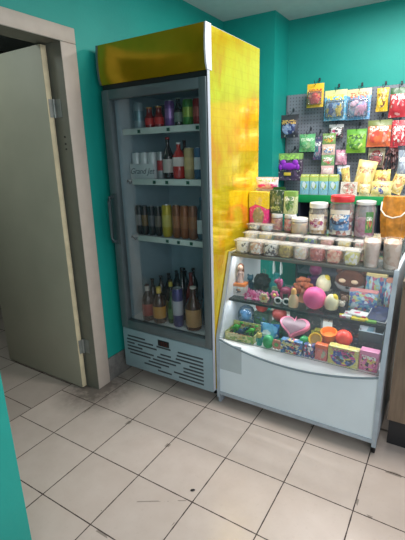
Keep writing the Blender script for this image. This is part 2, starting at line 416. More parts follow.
# drinks
CANS = 'cans on the fridge shelves'; BOT = 'bottles on the fridge shelves'; BOTF = 'bottles on the fridge floor'
def can(x, y, z, r, h, body, top, label, band=None):
    t = thing('drink_can', label, 'can', (x, y, z), random.random(), CANS)
    bm = BM(); lathe(bm, [(0, 0), (r * .72, 0), (r * .8, .003), (r, .014), (r, h - .014), (r * .84, h - .003)], seg=18); obj('can_body', bm, body, t)
    bm = BM(); lathe(bm, [(r * .84, h - .003), (r * .84, h), (r * .76, h), (r * .74, h - .005), (0, h - .005)], seg=18); obj('can_lid', bm, top, t)
    if band:
        bm = BM(); lathe(bm, [(r * 1.006, h * .32), (r * 1.012, h * .33), (r * 1.012, h * .68), (r * 1.006, h * .69)], seg=18); obj('print_band', bm, band, t)
    return t
def bottle(x, y, z, r, h, glass, cap, lab, label, grp=BOT, neck=.34, sh=.62, lz=(.16, .48), necklab=None):
    t = thing('drink_bottle', label, 'bottle', (x, y, z), random.random(), grp)
    s = sh * h; p = [(0, .004), (r * .7, .002), (r * .95, .006), (r, .02), (r, s * .92), (r * .93, s), (r * .62, s + (h - s) * .28), (r * neck, s + (h - s) * .5), (r * neck * .92, h * .955), (r * neck, h * .96), (0, h * .962)]
    bm = BM(); lathe(bm, p, seg=18); obj('bottle_body', bm, glass, t)
    bm = BM(); rc = r * neck * 1.12; lathe(bm, [(0, h * .955), (rc, h * .955), (rc, h * .995), (rc * .85, h), (0, h)], seg=14); obj('cap', bm, cap, t)
    if lab:
        bm = BM(); lathe(bm, [(r * 1.005, lz[0] * h), (r * 1.015, lz[0] * h + .001), (r * 1.015, lz[1] * h), (r * 1.005, lz[1] * h + .001)], seg=18); obj('label', bm, lab, t)
    if necklab:
        zn = s + (h - s) * .55; bm = BM(); lathe(bm, [(r * neck * 1.1, zn), (r * neck * 1.15, zn + .002), (r * neck * 1.12, zn + .035), (r * neck * 1.0, zn + .036)], seg=14); obj('neck_label', bm, necklab, t)
    return t
ALU = plain((170, 176, 180), .3, .8)
def gl(c): return plain(c, .12, var=.1, spec=.7)
z = SHZ[0] + .001
can(0.071, 0.565, z, .034, .158, plain((150, 172, 180), .3, .4), ALU, 'pale silver can, leftmost on the top fridge shelf', plain((110, 140, 150), .3, .4))
bottle(0.155, 0.565, z, .031, .125, gl((120, 26, 24)), plain((206, 150, 50)), plain((196, 40, 36)), 'short red bottle with gold cap beside the silver can, left of its twin', sh=.55, neck=.6)
bottle(0.231, 0.565, z, .031, .125, gl((120, 26, 24)), plain((206, 150, 50)), plain((196, 40, 36)), 'short red bottle with gold cap next to the purple can', sh=.55, neck=.6)
can(0.315, 0.565, z, .031, .152, plain((120, 84, 150), .3, .4), ALU, 'slim purple can on the top fridge shelf', plain((154, 120, 180), .3, .3))
bottle(0.381, 0.565, z, .029, .162, gl((40, 44, 40)), plain((150, 160, 150)), plain((110, 130, 120)), 'slim dark bottle between the purple can and the green can', sh=.6, neck=.45)
can(0.450, 0.565, z, .033, .150, plain((70, 140, 60), .3, .3), ALU, 'green can on the top fridge shelf', plain((150, 180, 70), .3, .2))
can(0.521, 0.565, z, .031, .148, plain((156, 44, 44), .3, .3), ALU, 'red can, rightmost on the top fridge shelf', plain((190, 90, 80), .3, .2))
k = 0
for x, pos in ((.163, 'purple can'), (.235, 'purple and dark cans'), (.405, 'slim dark bottle'), (.50, 'green and red cans')):
    k += 1; can(x - .05, .69 + .02 * (k % 2), z, .031, .15, plain((64, 58, 66), .35, .3), ALU, ['dark can at the back of the top fridge shelf behind the left red bottle', 'dark can at the back of the top fridge shelf behind the right red bottle', 'dark can at the back of the top fridge shelf behind the slim bottle', 'dark can at the back of the top fridge shelf behind the green can'][k - 1])
z = SHZ[1] + .001
wc = plain((206, 214, 216), .35, .1, var=.03)
for x, l in ((.054, 'white can, leftmost in the multipack on the second fridge shelf'), (.121, 'white can, middle one in the multipack on the second fridge shelf'), (.188, 'white can, rightmost in the multipack on the second fridge shelf')):
    can(x - .032, .572, z, .032, .172, wc, plain((120, 140, 150), .3, .6), l)
mp = thing('multipack_sleeve', 'white paper multipack sleeve with script lettering around three white cans', 'packaging', (.089, .536, z))
bm = BM(); box(bm, -.100, .100, -.0015, .0015, .001, .098, bev=.001); obj('paper_sleeve', bm, plain((200, 210, 212), .6, var=.03), mp)
fc = bpy.data.curves.new('lettering', 'FONT'); fc.body = 'Grand Jet'; fc.size = .052; fc.shear = .35; fc.align_x = 'CENTER'; fc.align_y = 'CENTER'; fc.extrude = .0004
ft = bpy.data.objects.new('lettering_curve', fc); COL.objects.link(ft)
fm = bpy.data.meshes.new_from_object(ft.evaluated_get(bpy.context.evaluated_depsgraph_get())); bpy.data.objects.remove(ft); bpy.data.curves.remove(fc)
fo = bpy.data.objects.new('lettering', fm); COL.objects.link(fo); fo.parent = mp; fo.location = (0, -.0022, .05); fo.rotation_euler = (PI / 2, 0, 0); fo.data.materials.append(plain((60, 76, 88)))
can(0.223, 0.570, z, .026, .17, plain((170, 174, 178), .3, .4), ALU, 'slim silver and red can beside the white multipack', plain((170, 40, 44)))
bottle(0.287, 0.565, z, .036, .256, gl((34, 18, 16)), plain((150, 30, 32)), plain((190, 186, 180)), 'dark cola bottle with pale label on the second fridge shelf', sh=.58)
bottle(0.369, 0.565, z, .039, .222, gl((176, 44, 40)), plain((220, 220, 220)), plain((214, 208, 204)), 'red bottle with white upper label on the second fridge shelf', lz=(.36, .60), sh=.66)
can(0.447, 0.565, z, .032, .19, plain((176, 160, 112), .4, .1), plain((150, 150, 150), .3, .5), 'tall pale yellow can on the second fridge shelf', plain((196, 176, 120)))
can(0.516, 0.565, z, .029, .19, plain((52, 96, 130), .35, .2), ALU, 'blue can with white band, rightmost on the second fridge shelf', plain((200, 210, 214)))
bottle(0.326, 0.695, z, .034, .24, gl((60, 26, 22)), plain((60, 20, 20)), plain((120, 40, 36)), 'dark bottle standing behind the cola and red bottles', sh=.6)
z = SHZ[2] + .001
for i, (x, c, l) in enumerate(((.036, (40, 42, 44), 'black and silver can, leftmost on the third fridge shelf'), (.095, (52, 46, 44), 'dark brown can, second from left on the third fridge shelf'), (.154, (36, 38, 42), 'black can, third from left on the third fridge shelf'), (.212, (44, 42, 40), 'black can just left of the yellow can'))):
    can(max(x - .032, .013), .565, z, .0245, .20, plain(c, .35, .3), plain((104, 108, 110), .3, .6), l, plain(((130, 130, 128), (120, 96, 60), (90, 94, 98), (110, 104, 92))[i], .4))
can(0.253, 0.565, z, .034, .216, plain((176, 160, 40), .35, .2), ALU, 'tall yellow can on the third fridge shelf', plain((190, 180, 90)))
for x, c, l in ((.356, (120, 74, 40), 'amber can right of the yellow can'), (.420, (136, 82, 44), 'amber can in the middle of three, third fridge shelf'), (.484, (130, 84, 56), 'amber can next to the blue bottle')):
    can(x - .024, .565, z, .030, .214, plain(c, .35, .2), plain((130, 110, 90), .3, .5), l, plain((150, 100, 60)))
bottle(0.524, 0.565, z, .028, .27, gl((40, 70, 84)), plain((60, 110, 140)), plain((196, 208, 210)), 'blue bottle with white label, rightmost on the third fridge shelf', sh=.7)
z = .4518
bottle(.115, .475, z, .043, .265, gl((44, 20, 14)), plain((60, 40, 34)), plain((150, 50, 40)), 'brown bottle with red and white label, leftmost on the fridge floor', BOTF, necklab=plain((190, 190, 186)))
bottle(.214, .478, z, .046, .262, gl((62, 32, 12)), plain((190, 170, 60)), plain((196, 140, 40)), 'brown bottle with orange label at the front of the fridge floor', BOTF, necklab=plain((214, 186, 90)))
bottle(.247, .575, z, .037, .29, gl((50, 36, 14)), plain((60, 50, 30)), plain((150, 140, 50)), 'brown bottle with yellow label behind the orange label bottle', BOTF, necklab=plain((200, 180, 70)))
can(.368, .485, z, .036, .275, plain((74, 72, 124), .35, .3), ALU, 'tall silver and purple can on the fridge floor', plain((176, 180, 190)))['group'] = 'cans on the fridge floor'
bottle(.487, .495, z, .054, .30, gl((74, 42, 22)), plain((200, 196, 186)), plain((172, 134, 84)), 'large brown plastic bottle with tan label at front right of the fridge floor', BOTF, lz=(.10, .50), sh=.6)
bottle(.414, .585, z, .038, .36, gl((110, 34, 26)), plain((90, 24, 20)), plain((150, 50, 40)), 'tall red bottle behind the tan label bottle', BOTF)
bottle(.538, .605, z, .043, .41, gl((34, 78, 100)), plain((30, 80, 110)), plain((60, 110, 130)), 'tall blue plastic bottle at right of the fridge floor', BOTF)
bottle(.330, .60, z, .038, .38, gl((26, 22, 22)), plain((30, 30, 30)), plain((60, 60, 66)), 'tall black bottle behind the silver and purple can', BOTF)
bottle(.300, .51, z, .031, .23, gl((40, 76, 34)), plain((50, 80, 40)), plain((70, 120, 60)), 'small green bottle left of the purple can', BOTF)
for i in range(5):
    bottle(.085 + i * .012, .575 + i * .083, z, .035, .275, gl((36, 18, 12)), plain((46, 34, 30)), plain((90, 60, 40)), 'brown bottle in the back left file of the fridge floor, %s row from the front' % ['first', 'second', 'third', 'fourth', 'fifth'][i], BOTF)
for i in range(4):
    bottle(.175 + i * .016, .655 + i * .083, z, .035, .285, gl((32, 20, 14)), plain((40, 32, 30)), plain((80, 64, 44)), 'brown bottle in the middle file of the fridge floor, %s row from the front' % ['first', 'second', 'third', 'fourth'][i], BOTF)

# ------------------------------------------------------------------ counter display case
CX0, CX1, CY0, CYT, CY1, CZT = .703, 1.672, .42, .60, 1.05, .972
PANEL = plain((216, 228, 234), .4, var=.04, scale=4); SIDEW = plain((214, 220, 226), .45, var=.03); EDGE = plain((170, 182, 192), .35, .15)
co = thing('counter_display_case', 'white glass-front sweet counter with curved sill, standing right of the fridge', 'display case', (1.187, .74, 0))
OFF = Vector((1.187, .74, 0))
def cl(bm):
    for v in bm.verts: v.co -= OFF
    return bm
poly = [(CY0, .045), (CY0, .474), (CYT, .982), (CY1, .982), (CY1, .045)]
for a, b in ((CX0, CX0 + .018), (CX1 - .018, CX1)):
    bm = BM(); prism(bm, poly, a, b); sp = obj('side_panel', cl(bm), SIDEW, co)
    bm = BM()
    e = .004
    prism(bm, [(CY0 - e, .045), (CY0 - e, .475), (CYT - e, .985), (CYT + .012, .985), (CY0 + .012, .474), (CY0 + .012, .045)], a - .001, b + (.001 if a == CX0 else .004))
    obj('edge_strip', cl(bm), EDGE, sp)
IX0, IX1 = CX0 + .0185, CX1 - .0185
N = 24
bm = BM(); top = []; bot = []
for s_y in (.4235, .436):
    T_ = []; B_ = []
    for i in range(N + 1):
        u = i / N * 2 - 1; x = IX0 + (IX1 - IX0) * i / N
        T_.append(bm.verts.new((x, s_y, .462 - .074 * (1 - u * u)))); B_.append(bm.verts.new((x, s_y, .078)))
    top.append(T_); bot.append(B_)
for i in range(N):
    bm.faces.new((top[0][i], top[0][i + 1], bot[0][i + 1], bot[0][i])); bm.faces.new((top[1][i], bot[1][i], bot[1][i + 1], top[1][i + 1]))
    bm.faces.new((top[0][i], top[1][i], top[1][i + 1], top[0][i + 1])); bm.faces.new((bot[0][i], bot[0][i + 1], bot[1][i + 1], bot[1][i]))
for k in (0, N): bm.faces.new((top[0][k], bot[0][k], bot[1][k], top[1][k]))
fp = obj('front_panel', cl(bm), PANEL, co)
bm = BM(); pts = [(IX0 + (IX1 - IX0) * i / N, .4195, .460 - .074 * (1 - (i / N * 2 - 1) ** 2)) for i in range(N + 1)]
tube(bm, pts, .005, 6); obj('sill_trim', cl(bm), plain((120, 134, 142), .4, .3), fp)
bm = BM(); box(bm, IX0, IX1, .4185, .4234, .066, .088); obj('bottom_trim', cl(bm), EDGE, fp)
bm = BM(); box(bm, .722, .876, .4215, .4232, .254, .440); obj('tape_patch', cl(bm), plain((182, 194, 198), .6, var=.04), fp)['label'] = 'greyish square patch stuck on the panel'
DECKZ = .442
bm = BM()
A = [bm.verts.new((IX0 + (IX1 - IX0) * i / N, .424, .466 - .074 * (1 - (i / N * 2 - 1) ** 2))) for i in range(N + 1)]
B = [bm.verts.new((IX0 + (IX1 - IX0) * i / N, .468, DECKZ)) for i in range(N + 1)]
Cc = [bm.verts.new((IX0 + (IX1 - IX0) * i / N, CY1 - .002, DECKZ)) for i in range(N + 1)]
for i in range(N): bm.faces.new((A[i], A[i + 1], B[i + 1], B[i])); bm.faces.new((B[i], B[i + 1], Cc[i + 1], Cc[i]))
obj('deck', cl(bm), plain((250, 250, 250), .4, var=.01), co, ang=60)
GLASS = clear((220, 235, 235), .03, .10, .02)
bm = BM()
for y, z_ in ((.4265, .476), (.5985, .966)): pass
g = [(.4265, .470), (.4305, .470), (.6045, .966), (.6005, .966)]
prism(bm, g, IX0, IX1); obj('front_glass', cl(bm), GLASS, co)
bm = BM(); box(bm, IX0, IX1, .590, CY1, CZT, CZT + .008, bev=.001); obj('top_glass', cl(bm), clear((215, 225, 222), .16, .10, .02), co)
bm = BM(); box(bm, IX0, IX1, .5865, .590, CZT - .010, CZT + .009, bev=.001); obj('top_rail', cl(bm), plain((120, 122, 118), .4, .3), co)
SH2 = .690
bm = BM(); box(bm, IX0, IX1, .560, CY1 - .06, SH2 - .010, SH2); us = obj('shelf', cl(bm), clear((190, 205, 205), .10, .10, .03), co)
bm = BM(); box(bm, IX0, IX1, .553, .5595, SH2 - .014, SH2 + .001, bev=.001); obj('shelf_edge', cl(bm), plain((34, 40, 46), .35, .2), us)
bm = BM(); box(bm, IX0, IX1, CY1 - .012, CY1 - .004, .08, DECKZ - .004); obj('back_panel', cl(bm), SIDEW, co)
for x in (CX0 + .009, CX1 - .009):
    for y in (CY0 + .04, CY1 - .04):
        bm = BM(); box(bm, x - .009, x + .009, y - .03, y + .03, .0, .045, bev=.002); obj('foot', cl(bm), BLACK if x > 1 else EDGE, co)

# ------------------------------------------------------------------ tubs on the counter top
TUBS = 'clear plastic tubs of sweets on the counter top'
TUBM = clear((255, 253, 250), .12, .05, .12); LIDM = clear((255, 252, 250), .26, .06, .2)
def tub(x, y, z, w, h, pal, label, d=None, scale=70):
    d = d or w
    t = thing('sweets_tub', label, 'tub', (x, y, z), random.uniform(-.08, .08), TUBS)
    bm = BM()
    def ring(k, zz, inset=0): return [(-w / 2 * k + inset, zz), ]
    vs = box(bm, -w / 2, w / 2, -d / 2, d / 2, 0, h * .9, bev=.012)
    for v in bm.verts:
        s = .84 + .16 * v.co.z / (h * .9); v.co.x *= s; v.co.y *= s
    obj('tub_body', bm, TUBM, t)
    bm = BM(); box(bm, -w / 2 + .008, w / 2 - .008, -d / 2 + .008, d / 2 - .008, .003, h * .84, bev=.012)
    for v in bm.verts:
        s = .82 + .16 * v.co.z / (h * .9); v.co.x *= s; v.co.y *= s
        if v.co.z > h * .6: v.co.z += random.uniform(-.008, .004)
    c = obj('sweets', bm, speck([tuple(min(255, int(q * .85 + 50)) for q in k_) for k_ in pal], scale), t)
    bm = BM(); box(bm, -w / 2 - .002, w / 2 + .002, -d / 2 - .002, d / 2 + .002, h * .9, h * .96, bev=.004); box(bm, -w / 2 + .01, w / 2 - .01, -d / 2 + .01, d / 2 - .01, h * .955, h, bev=.004)
    obj('lid', bm, LIDM, t)
    return t
TZ = CZT + .0085
WHT = (240, 238, 232); PNK = (238, 170, 165); YEL = (214, 196, 96); CRM = (226, 206, 176); BRN = (150, 104, 76); DKB = (60, 44, 44); RED = (206, 92, 84)
row1 = [(.782, [WHT, WHT, (60, 60, 62), (226, 222, 200)], 'clear tub of white and black sweets, leftmost in the front row'),
 (.876, [(214, 170, 140), (190, 130, 104), WHT], 'clear tub of peach brown sweets, second from left in front row'),
 (.970, [WHT, WHT, (244, 240, 236), (30, 30, 34)], 'clear tub of white sweets with black bits, front row'),
 (1.063, [(186, 160, 70), (206, 186, 96), (140, 120, 60)], 'clear tub of mustard yellow sweets, front row left half'),
 (1.155, [WHT, (240, 214, 206), CRM], 'clear tub of pale pinkish white sweets beside the mustard ones'),
 (1.247, [RED, (196, 110, 100), PNK, (170, 70, 70)], 'clear tub of dark pink sweets, centre of the front row'),
 (1.340, [(232, 150, 120), RED, (236, 190, 160)], 'clear tub of salmon orange sweets right of the dark pink tub'),
 (1.435, [(226, 218, 120), (206, 196, 90), WHT], 'clear tub of yellow green sweets next to the tall cream cups')]
for x, p, l in row1: tub(x, .643, TZ, .092, .088, p, l)
row2 = [(.790, [CRM, WHT], 'clear tub of cream sweets, back row next to the fridge', [WHT, CRM]),
 (.886, [(236, 210, 130), CRM], 'clear tub of pale yellow sweets, topmost in the back row stack', [WHT, PNK]),
 (.982, [DKB, (90, 60, 62), BRN], 'clear tub of dark brown sweets, left of two in the back row', [DKB, BRN]),
 (1.078, [DKB, (84, 56, 60)], 'clear tub of dark brown sweets, right of two in the back row', [DKB, (110, 80, 76)]),
 (1.174, [(120, 170, 80), YEL, (60, 90, 150)], 'clear tub of green and yellow sweets, topmost in back row', [WHT, PNK]),
 (1.270, [(214, 150, 130), BRN, PNK], 'clear tub of rosy brown sweets, topmost in back row', [PNK, WHT]),
 (1.366, [(236, 226, 190), (240, 210, 120)], 'clear tub of ivory and yellow sweets, topmost in back row', [(236, 160, 130), CRM]),
 (1.462, [PNK, WHT], 'clear tub of pale pink sweets, topmost in back row behind the cups', [PNK, CRM])]
nm = ['first', 'second', 'third', 'fourth', 'fifth', 'sixth', 'seventh', 'eighth']
for i, (x, p, l, p0) in enumerate(row2):
    tub(x, .746, TZ, .086, .060, p0, 'lower clear tub in the back row stack, %s stack from the fridge' % nm[i])
    tub(x, .746, TZ + .061, .086, .054, p, l)
def cup(x, y, z, r, h, pal, label, lidc=None):
    t = thing('snack_cup', label, 'cup', (x, y, z), 0, 'tall plastic cups on the counter')
    bm = BM(); lathe(bm, [(0, 0), (r * .76, 0), (r * .78, .003), (r, h - .006), (r * 1.05, h - .006), (r * 1.05, h), (r * .96, h)], seg=22); obj('cup_body', bm, clear((252, 246, 240), .25, .10, .15), t)
    bm = BM(); lathe(bm, [(0, .003), (r * .73, .004), (r * .9, h * .86), (r * .6, h * .96), (0, h * .99)], seg=22); obj('snack', bm, speck([tuple(min(255, int(q * .8 + 55)) for q in k_) for k_ in pal], 45), t)
    return t
cup(1.530, .650, TZ, .046, .155, [(232, 206, 190), (244, 226, 214), (222, 186, 166)], 'tall cup of cream pink sweets, left of the two cups')
cup(1.628, .652, TZ, .047, .158, [(226, 196, 170), (240, 222, 206), (206, 160, 130)], 'tall cup of cream pink sweets at the right end of the counter')

# riser on the counter with jars and bags
RZ = 1.086
rs = thing('counter_riser', 'clear glass riser shelf along the rear of the counter', 'riser', (1.185, .92, TZ))
bm = BM(); box(bm, -.475, .475, -.105, .125, RZ - .006 - TZ, RZ - TZ); obj('glass_plate', bm, clear((200, 215, 212), .12, .1, .02), rs)
for x in (-.465, 0, .465):
    for y in (-.045, .115): bxo('leg', clear((200, 215, 212), .3, .1, .05), rs, x - .006, x + .006, y - .006, y + .006, 0.0002, RZ - .0062 - TZ)
R0 = RZ + .0005
def jar(name, x, y, r, h, body, lid, content, label, lh=.03, lab=None, ch=.7, z=None, grp='jars on the counter riser'):
    t = thing(name, label, 'jar', (x, y, R0 if z is None else z), 0, grp)
    hb = h - lh
    bm = BM(); lathe(bm, [(0, 0), (r * .9, 0), (r, .008), (r, hb * .88), (r * .86, hb * .97), (r * .86, hb)], seg=24); obj('jar_body', bm, body, t)
    bm = BM(); lathe(bm, [(0, hb), (r * .93, hb), (r * .95, hb + .003), (r * .95, h - .003), (r * .9, h), (0, h)], seg=24); obj('lid', bm, lid, t)
    if content:
        bm = BM(); lathe(bm, [(0, .004), (r * .92, .006), (r * .93, hb * ch), (r * .5, hb * ch + .006), (0, hb * ch + .003)], seg=24); obj('sweets', bm, content, t)
    if lab:
        bm = BM(); n = 10; a0, a1 = -PI / 2 - .85, -PI / 2 + .85; L = []
        for i in range(n + 1):
            a = a0 + (a1 - a0) * i / n
            L.append([bm.verts.new((math.cos(a) * r * q, math.sin(a) * r * q, zz)) for q, zz in ((1.01, hb * .18), (1.01, hb * .78), (1.025, hb * .78), (1.025, hb * .18))])
        for a, b in zip(L, L[1:]):
            for i in range(4): bm.faces.new((a[i], b[i], b[(i + 1) % 4], a[(i + 1) % 4]))
        bm.faces.new(L[0]); bm.faces.new(L[-1][::-1]); obj('label', bm, lab, t)
    return t
JB = clear((250, 248, 246), .14, .05, .06)
jar('sweets_jar', 1.302, .92, .072, .236, JB, plain((222, 56, 62), .35), speck([(150, 60, 70), (226, 190, 180), (90, 120, 160), (200, 120, 90), WHT], 40), 'large sweets jar with red lid and blue label on the riser', .036, package((80, 130, 180), (230, 220, 210), None, ((30, 50, 90), (250, 210, 190), (90, 150, 200)), vs=5, rx=.5, rz=.34, cz=.6))
jar('sweets_jar', 1.168, .90, .058, .190, JB, plain((240, 238, 236), .4), speck([(220, 190, 160), (120, 70, 90), (236, 220, 200), (206, 160, 90)], 45), 'sweets jar with white lid and purple label beside the red-lid jar', .03, package((236, 226, 214), None, (150, 50, 110), ((160, 40, 110), WHT, (230, 180, 60)), vs=6, rx=.45, rz=.3, cz=.45))
jar('sweets_cup', 1.066, .855, .054, .097, clear((240, 236, 232), .3, .1, .1), plain((232, 230, 228), .5), speck([(232, 210, 190), (206, 80, 60), (110, 170, 150), (230, 190, 120)], 60), 'low white-lidded cup of colourful sweets left of the purple label jar', .02, None, .85)
jar('sweets_jar', .897, .905, .038, .106, JB, plain((206, 206, 210), .4), speck([(180, 120, 90), (214, 160, 140), (160, 60, 60)], 60), 'small jar under the black and green box, left of two', .022, None, .9)
jar('sweets_jar', .986, .910, .040, .106, JB, plain((206, 206, 210), .4), speck([(226, 130, 140), (190, 70, 90), (230, 200, 190)], 60), 'small jar of pink sweets under the green box, right of two', .022, None, .9)
tb = jar('sweets_tub_tall', 1.436, .92, .058, .208, clear((250, 252, 252), .20, .12, .12), clear((250, 252, 252), .7, .1, .2), speck([(222, 120, 170), (240, 190, 214), (200, 80, 140)], 40), 'tall clear tub with pink sweets and a green side label', .02, None, .55)
bm = BM(); n = 6; L = []
for i in range(n + 1):
    a = -PI / 2 + .25 + i / n * .75; L.append([bm.verts.new((math.cos(a) * .058 * q, math.sin(a) * .058 * q, zz)) for q, zz in ((1.01, .03), (1.01, .15), (1.025, .15), (1.025, .03))])
for a, b in zip(L, L[1:]):
    for i in range(4): bm.faces.new((a[i], b[i], b[(i + 1) % 4], a[(i + 1) % 4]))
bm.faces.new(L[0]); bm.faces.new(L[-1][::-1]); obj('label', bm, package((60, 130, 60), None, None, ((30, 80, 40), (200, 60, 60), (150, 190, 80))), tb)
tub(.766, .845, R0, .082, .046, [(150, 160, 170), (120, 110, 110), WHT], 'low clear tub of grey sweets in front of the pink bag, nearest the fridge')
tub(.856, .842, R0, .080, .046, [(170, 190, 206), (206, 214, 220)], 'low clear tub of bluish sweets in front of the pink bag corner')
# gift bag, carton, boxes
pb = thing('gift_bag', 'pink bag with yellow top and window picture next to the fridge', 'bag', (.771, .915, R0), .0, None)
bm = BM(); box(bm, -.066, .066, -.028, .028, 0, .165, bev=.006); obj('bag_body', bm, package((232, 30, 130), None, (150, 130, 90), ((120, 130, 110), (176, 150, 100), (110, 90, 80), (150, 160, 150)), vs=6, rx=.30, rz=.36, cz=.52, letter=None), pb)
bm = BM(); prism(bm, [(-.067, .14), (-.02, .165), (.03, .15), (.067, .135), (.067, .243), (-.067, .247)], -.029, .029, 'y'); obj('bag_top', bm, package((246, 214, 10), None, (240, 200, 60), ((246, 214, 10), (206, 190, 150)), rx=.2, rz=.3, letter=None), pb)
ct = thing('carton', 'plain carton standing behind the pink bag under the white and pink packet', 'box', (.786, 1.005, R0), 0)
bxo('carton_body', plain((190, 170, 140), .7), ct, -.07, .07, -.036, .036, 0, .246, bev=.002)
bxo('tape', plain((206, 190, 150), .3), ct, -.0705, .0705, -.012, .012, .2461, .2465)
pp = thing('snack_packet', 'white and pink packet lying on top behind the pink bag', 'packet', (.790, .985, R0 + .247), .03)
bm = BM(); pouch(bm, .158, .088, .05, crimp=.10, seed=3); obj('pouch', bm, package((250, 226, 236), None, (230, 40, 150), ((230, 30, 140), (250, 210, 230), WHT), vs=5, rx=.44, rz=.2, cz=.34, band=.75, letter=(150, 180, 80)), pp)
def carton(name, label, x, y, z, w, d, h, mat, rz=0, flap=None, grp=None, bev=.003):
    t = thing(name, label, 'box', (x, y, z), rz, grp)
    bxo('box_body', mat, t, -w / 2, w / 2, -d / 2, d / 2, 0, h, bev=bev)
    if flap:
        bm = BM(); prism(bm, [(-w / 2, 0), (w / 2, 0), (w / 2 * .9, h * .12), (-w / 2 * .9, h * .12)], 0, .003, 'y'); obj('flap', bm, flap, t, (0, d / 2 - .004, h))
    return t
carton('chips_box', 'black and green box with dark emblem on top of the small jars', .886, .935, R0 + .1065, .088, .05, .15, package((20, 64, 32), None, (60, 84, 40), ((14, 22, 16), (160, 150, 100), (30, 80, 40), (110, 120, 60)), vs=5, rx=.42, rz=.36, cz=.5, letter=(190, 200, 120), band=.22), flap=plain((30, 90, 44)))
carton('chips_box', 'pale green box right beside the black and green box', .975, .938, R0 + .1065, .080, .05, .145, package((206, 214, 160), (120, 160, 70), (70, 130, 60), ((50, 110, 50), (230, 230, 200), (150, 170, 90)), vs=6, rx=.36, rz=.36, cz=.45))
# amber bag with a cord handle
ab = thing('amber_bag', 'amber brown bag with white cord handle on the right end of the riser', 'bag', (1.59, .925, R0))
bm = BM()
for j in range(13):
    pass
rings = []
for j in range(14):
    v = j / 13; row = []
    for i in range(28):
        a = 2 * PI * i / 28; rr = (.052 + .010 * math.sin(PI * v)) * (1 + .10 * math.cos(7 * a + 2 * v)); row.append(bm.verts.new((rr * math.cos(a) * 1.1, rr * math.sin(a) * .8, v * .238)))
    rings.append(row)
for a, b in zip(rings, rings[1:]):
    for i in range(28): bm.faces.new((a[i], a[(i + 1) % 28], b[(i + 1) % 28], b[i]))
bm.faces.new(rings[0][::-1]); bm.faces.new(rings[-1])
obj('bag_body', bm, plain((206, 136, 48), .35, var=.45, scale=22), ab)
bm = BM(); tube(bm, [(-.068, -.01, .205), (-.066, -.045, .165), (-.04, -.064, .137), (0, -.070, .126), (.04, -.064, .137), (.066, -.045, .165), (.068, -.01, .205)], .0045, 6); obj('cord_handle', bm, plain((230, 220, 204), .6), ab)

# ------------------------------------------------------------------ back shelf and pegboard
def peg():
    t = NT('grey_pegboard'); c = t.coord(); x, y, z = t.xyz(c)[:3]
    f = lambda v: t.math('SUBTRACT', t.math('FRACT', t.math('MULTIPLY', v, 34)), .5)
    a, b = f(x), f(z); r = t.math('ADD', t.math('MULTIPLY', a, a), t.math('MULTIPLY', b, b))
    t.bsdf(t.mix(t.math('LESS_THAN', r, .035), lin((124, 130, 140)), lin((80, 84, 92))), .5); return t.m
pg = thing('pegboard', 'grey perforated pegboard on the teal back wall', 'pegboard', (1.15, 2.385, 1.17))
bxo('board', peg(), pg, -.745, .85, -.010, .010, 0.0, .925)
bxo('rim', plain((120, 126, 134), .4, .4), pg, -.757, -.7455, -.014, .014, 0.0, .925)
SB = 1.200
GREEN = plain((26, 150, 84), .45, var=.06); NAVY = plain((34, 40, 54), .5)
bs = thing('back_shelf', 'dark shelf unit with green front edge below the pegboard', 'shelf unit', (1.2, 2.21, 0))
bxo('top_board', plain((150, 160, 160), .4), bs, -.55, .8, -.155, .158, SB - .022, SB)
bxo('green_edge', GREEN, bs, -.552, .8, -.163, -.1555, SB - .068, SB + .002, bev=.002)
for x in (-.55, .12, .782): bxo('upright', NAVY, bs, x, x + .018, -.152, .156, 0.0, SB - .023)
bxo('back_board', NAVY, bs, -.53, .78, .14, .156, .05, SB - .023)
for z in (.08, .45, .80):
    bxo('shelf', plain((60, 66, 76), .5), bs, -.531, .119, -.14, .139, z, z + .018); bxo('shelf', plain((60, 66, 76), .5), bs, .139, .781, -.14, .139, z, z + .018)

PEGG = 'packets hanging on the pegboard'
YW = plain((242, 206, 20), .35)
HOOKM = plain((86, 90, 96), .3, .8)
def hook(x, ztop, yi, what):
    h = tag(None or bpy.data.objects.new('peg_hook', None), 'wire peg hook holding the ' + what, 'hook', 'pegboard hooks') if False else None
    bm = BM(); y1 = yi - 2.37
    tube(bm, [(0, 0.004, .060), (0, -.006, .058), (0, y1 * .6, .022), (0, y1 - .015, .006), (0, y1 - .035, .012), (0, y1 - .045, .035)], .0028, 6)
    box(bm, -.008, .008, 0.0, .0048, .045, .075)
    o = obj('peg_hook', bm, HOOKM, None, (x, 2.37, ztop)); tag(o, 'wire peg hook holding the ' + what, 'hook', 'pegboard hooks')
def hang_pouch(name, what, x, w, z0, z1, mat, t=.05, y=2.285, rz=0, hookit=True, cat='packet', label=None, tail=None):
    th = thing(name, label or (what + ' hanging on the pegboard'), cat, (x, y, z0), rz, PEGG)
    bm = BM(); pouch(bm, w, z1 - z0, t, seed=int(x * 1000)); obj('pouch', bm, mat, th)
    if hookit: hook(x, z1 - .012, y, what)
    return th
def hang_card(name, what, x, w, z0, z1, cardm, toyf, toym, y=2.285, cat='toy', hookit=True, blister=True, label=None, rz=0):
    th = thing(name, label or (what + ' hanging on the pegboard'), cat, (x, y, z0), rz, PEGG)
    h = z1 - z0
    bxo('backing_card', cardm, th, -w / 2, w / 2, -.0015, .0015, 0, h, bev=.0006)
    bm = BM(); toyf(bm, w, h); obj('toy', bm, toym, th)
    if blister:
        bm = BM(); box(bm, -w * .42, w * .42, -.042, -.0018, h * .10, h * .68, bev=.014); obj('blister', bm, clear((240, 244, 246), .08, .12, .05), th)
    if hookit: hook(x, z1 - .015, y, what)
    return th
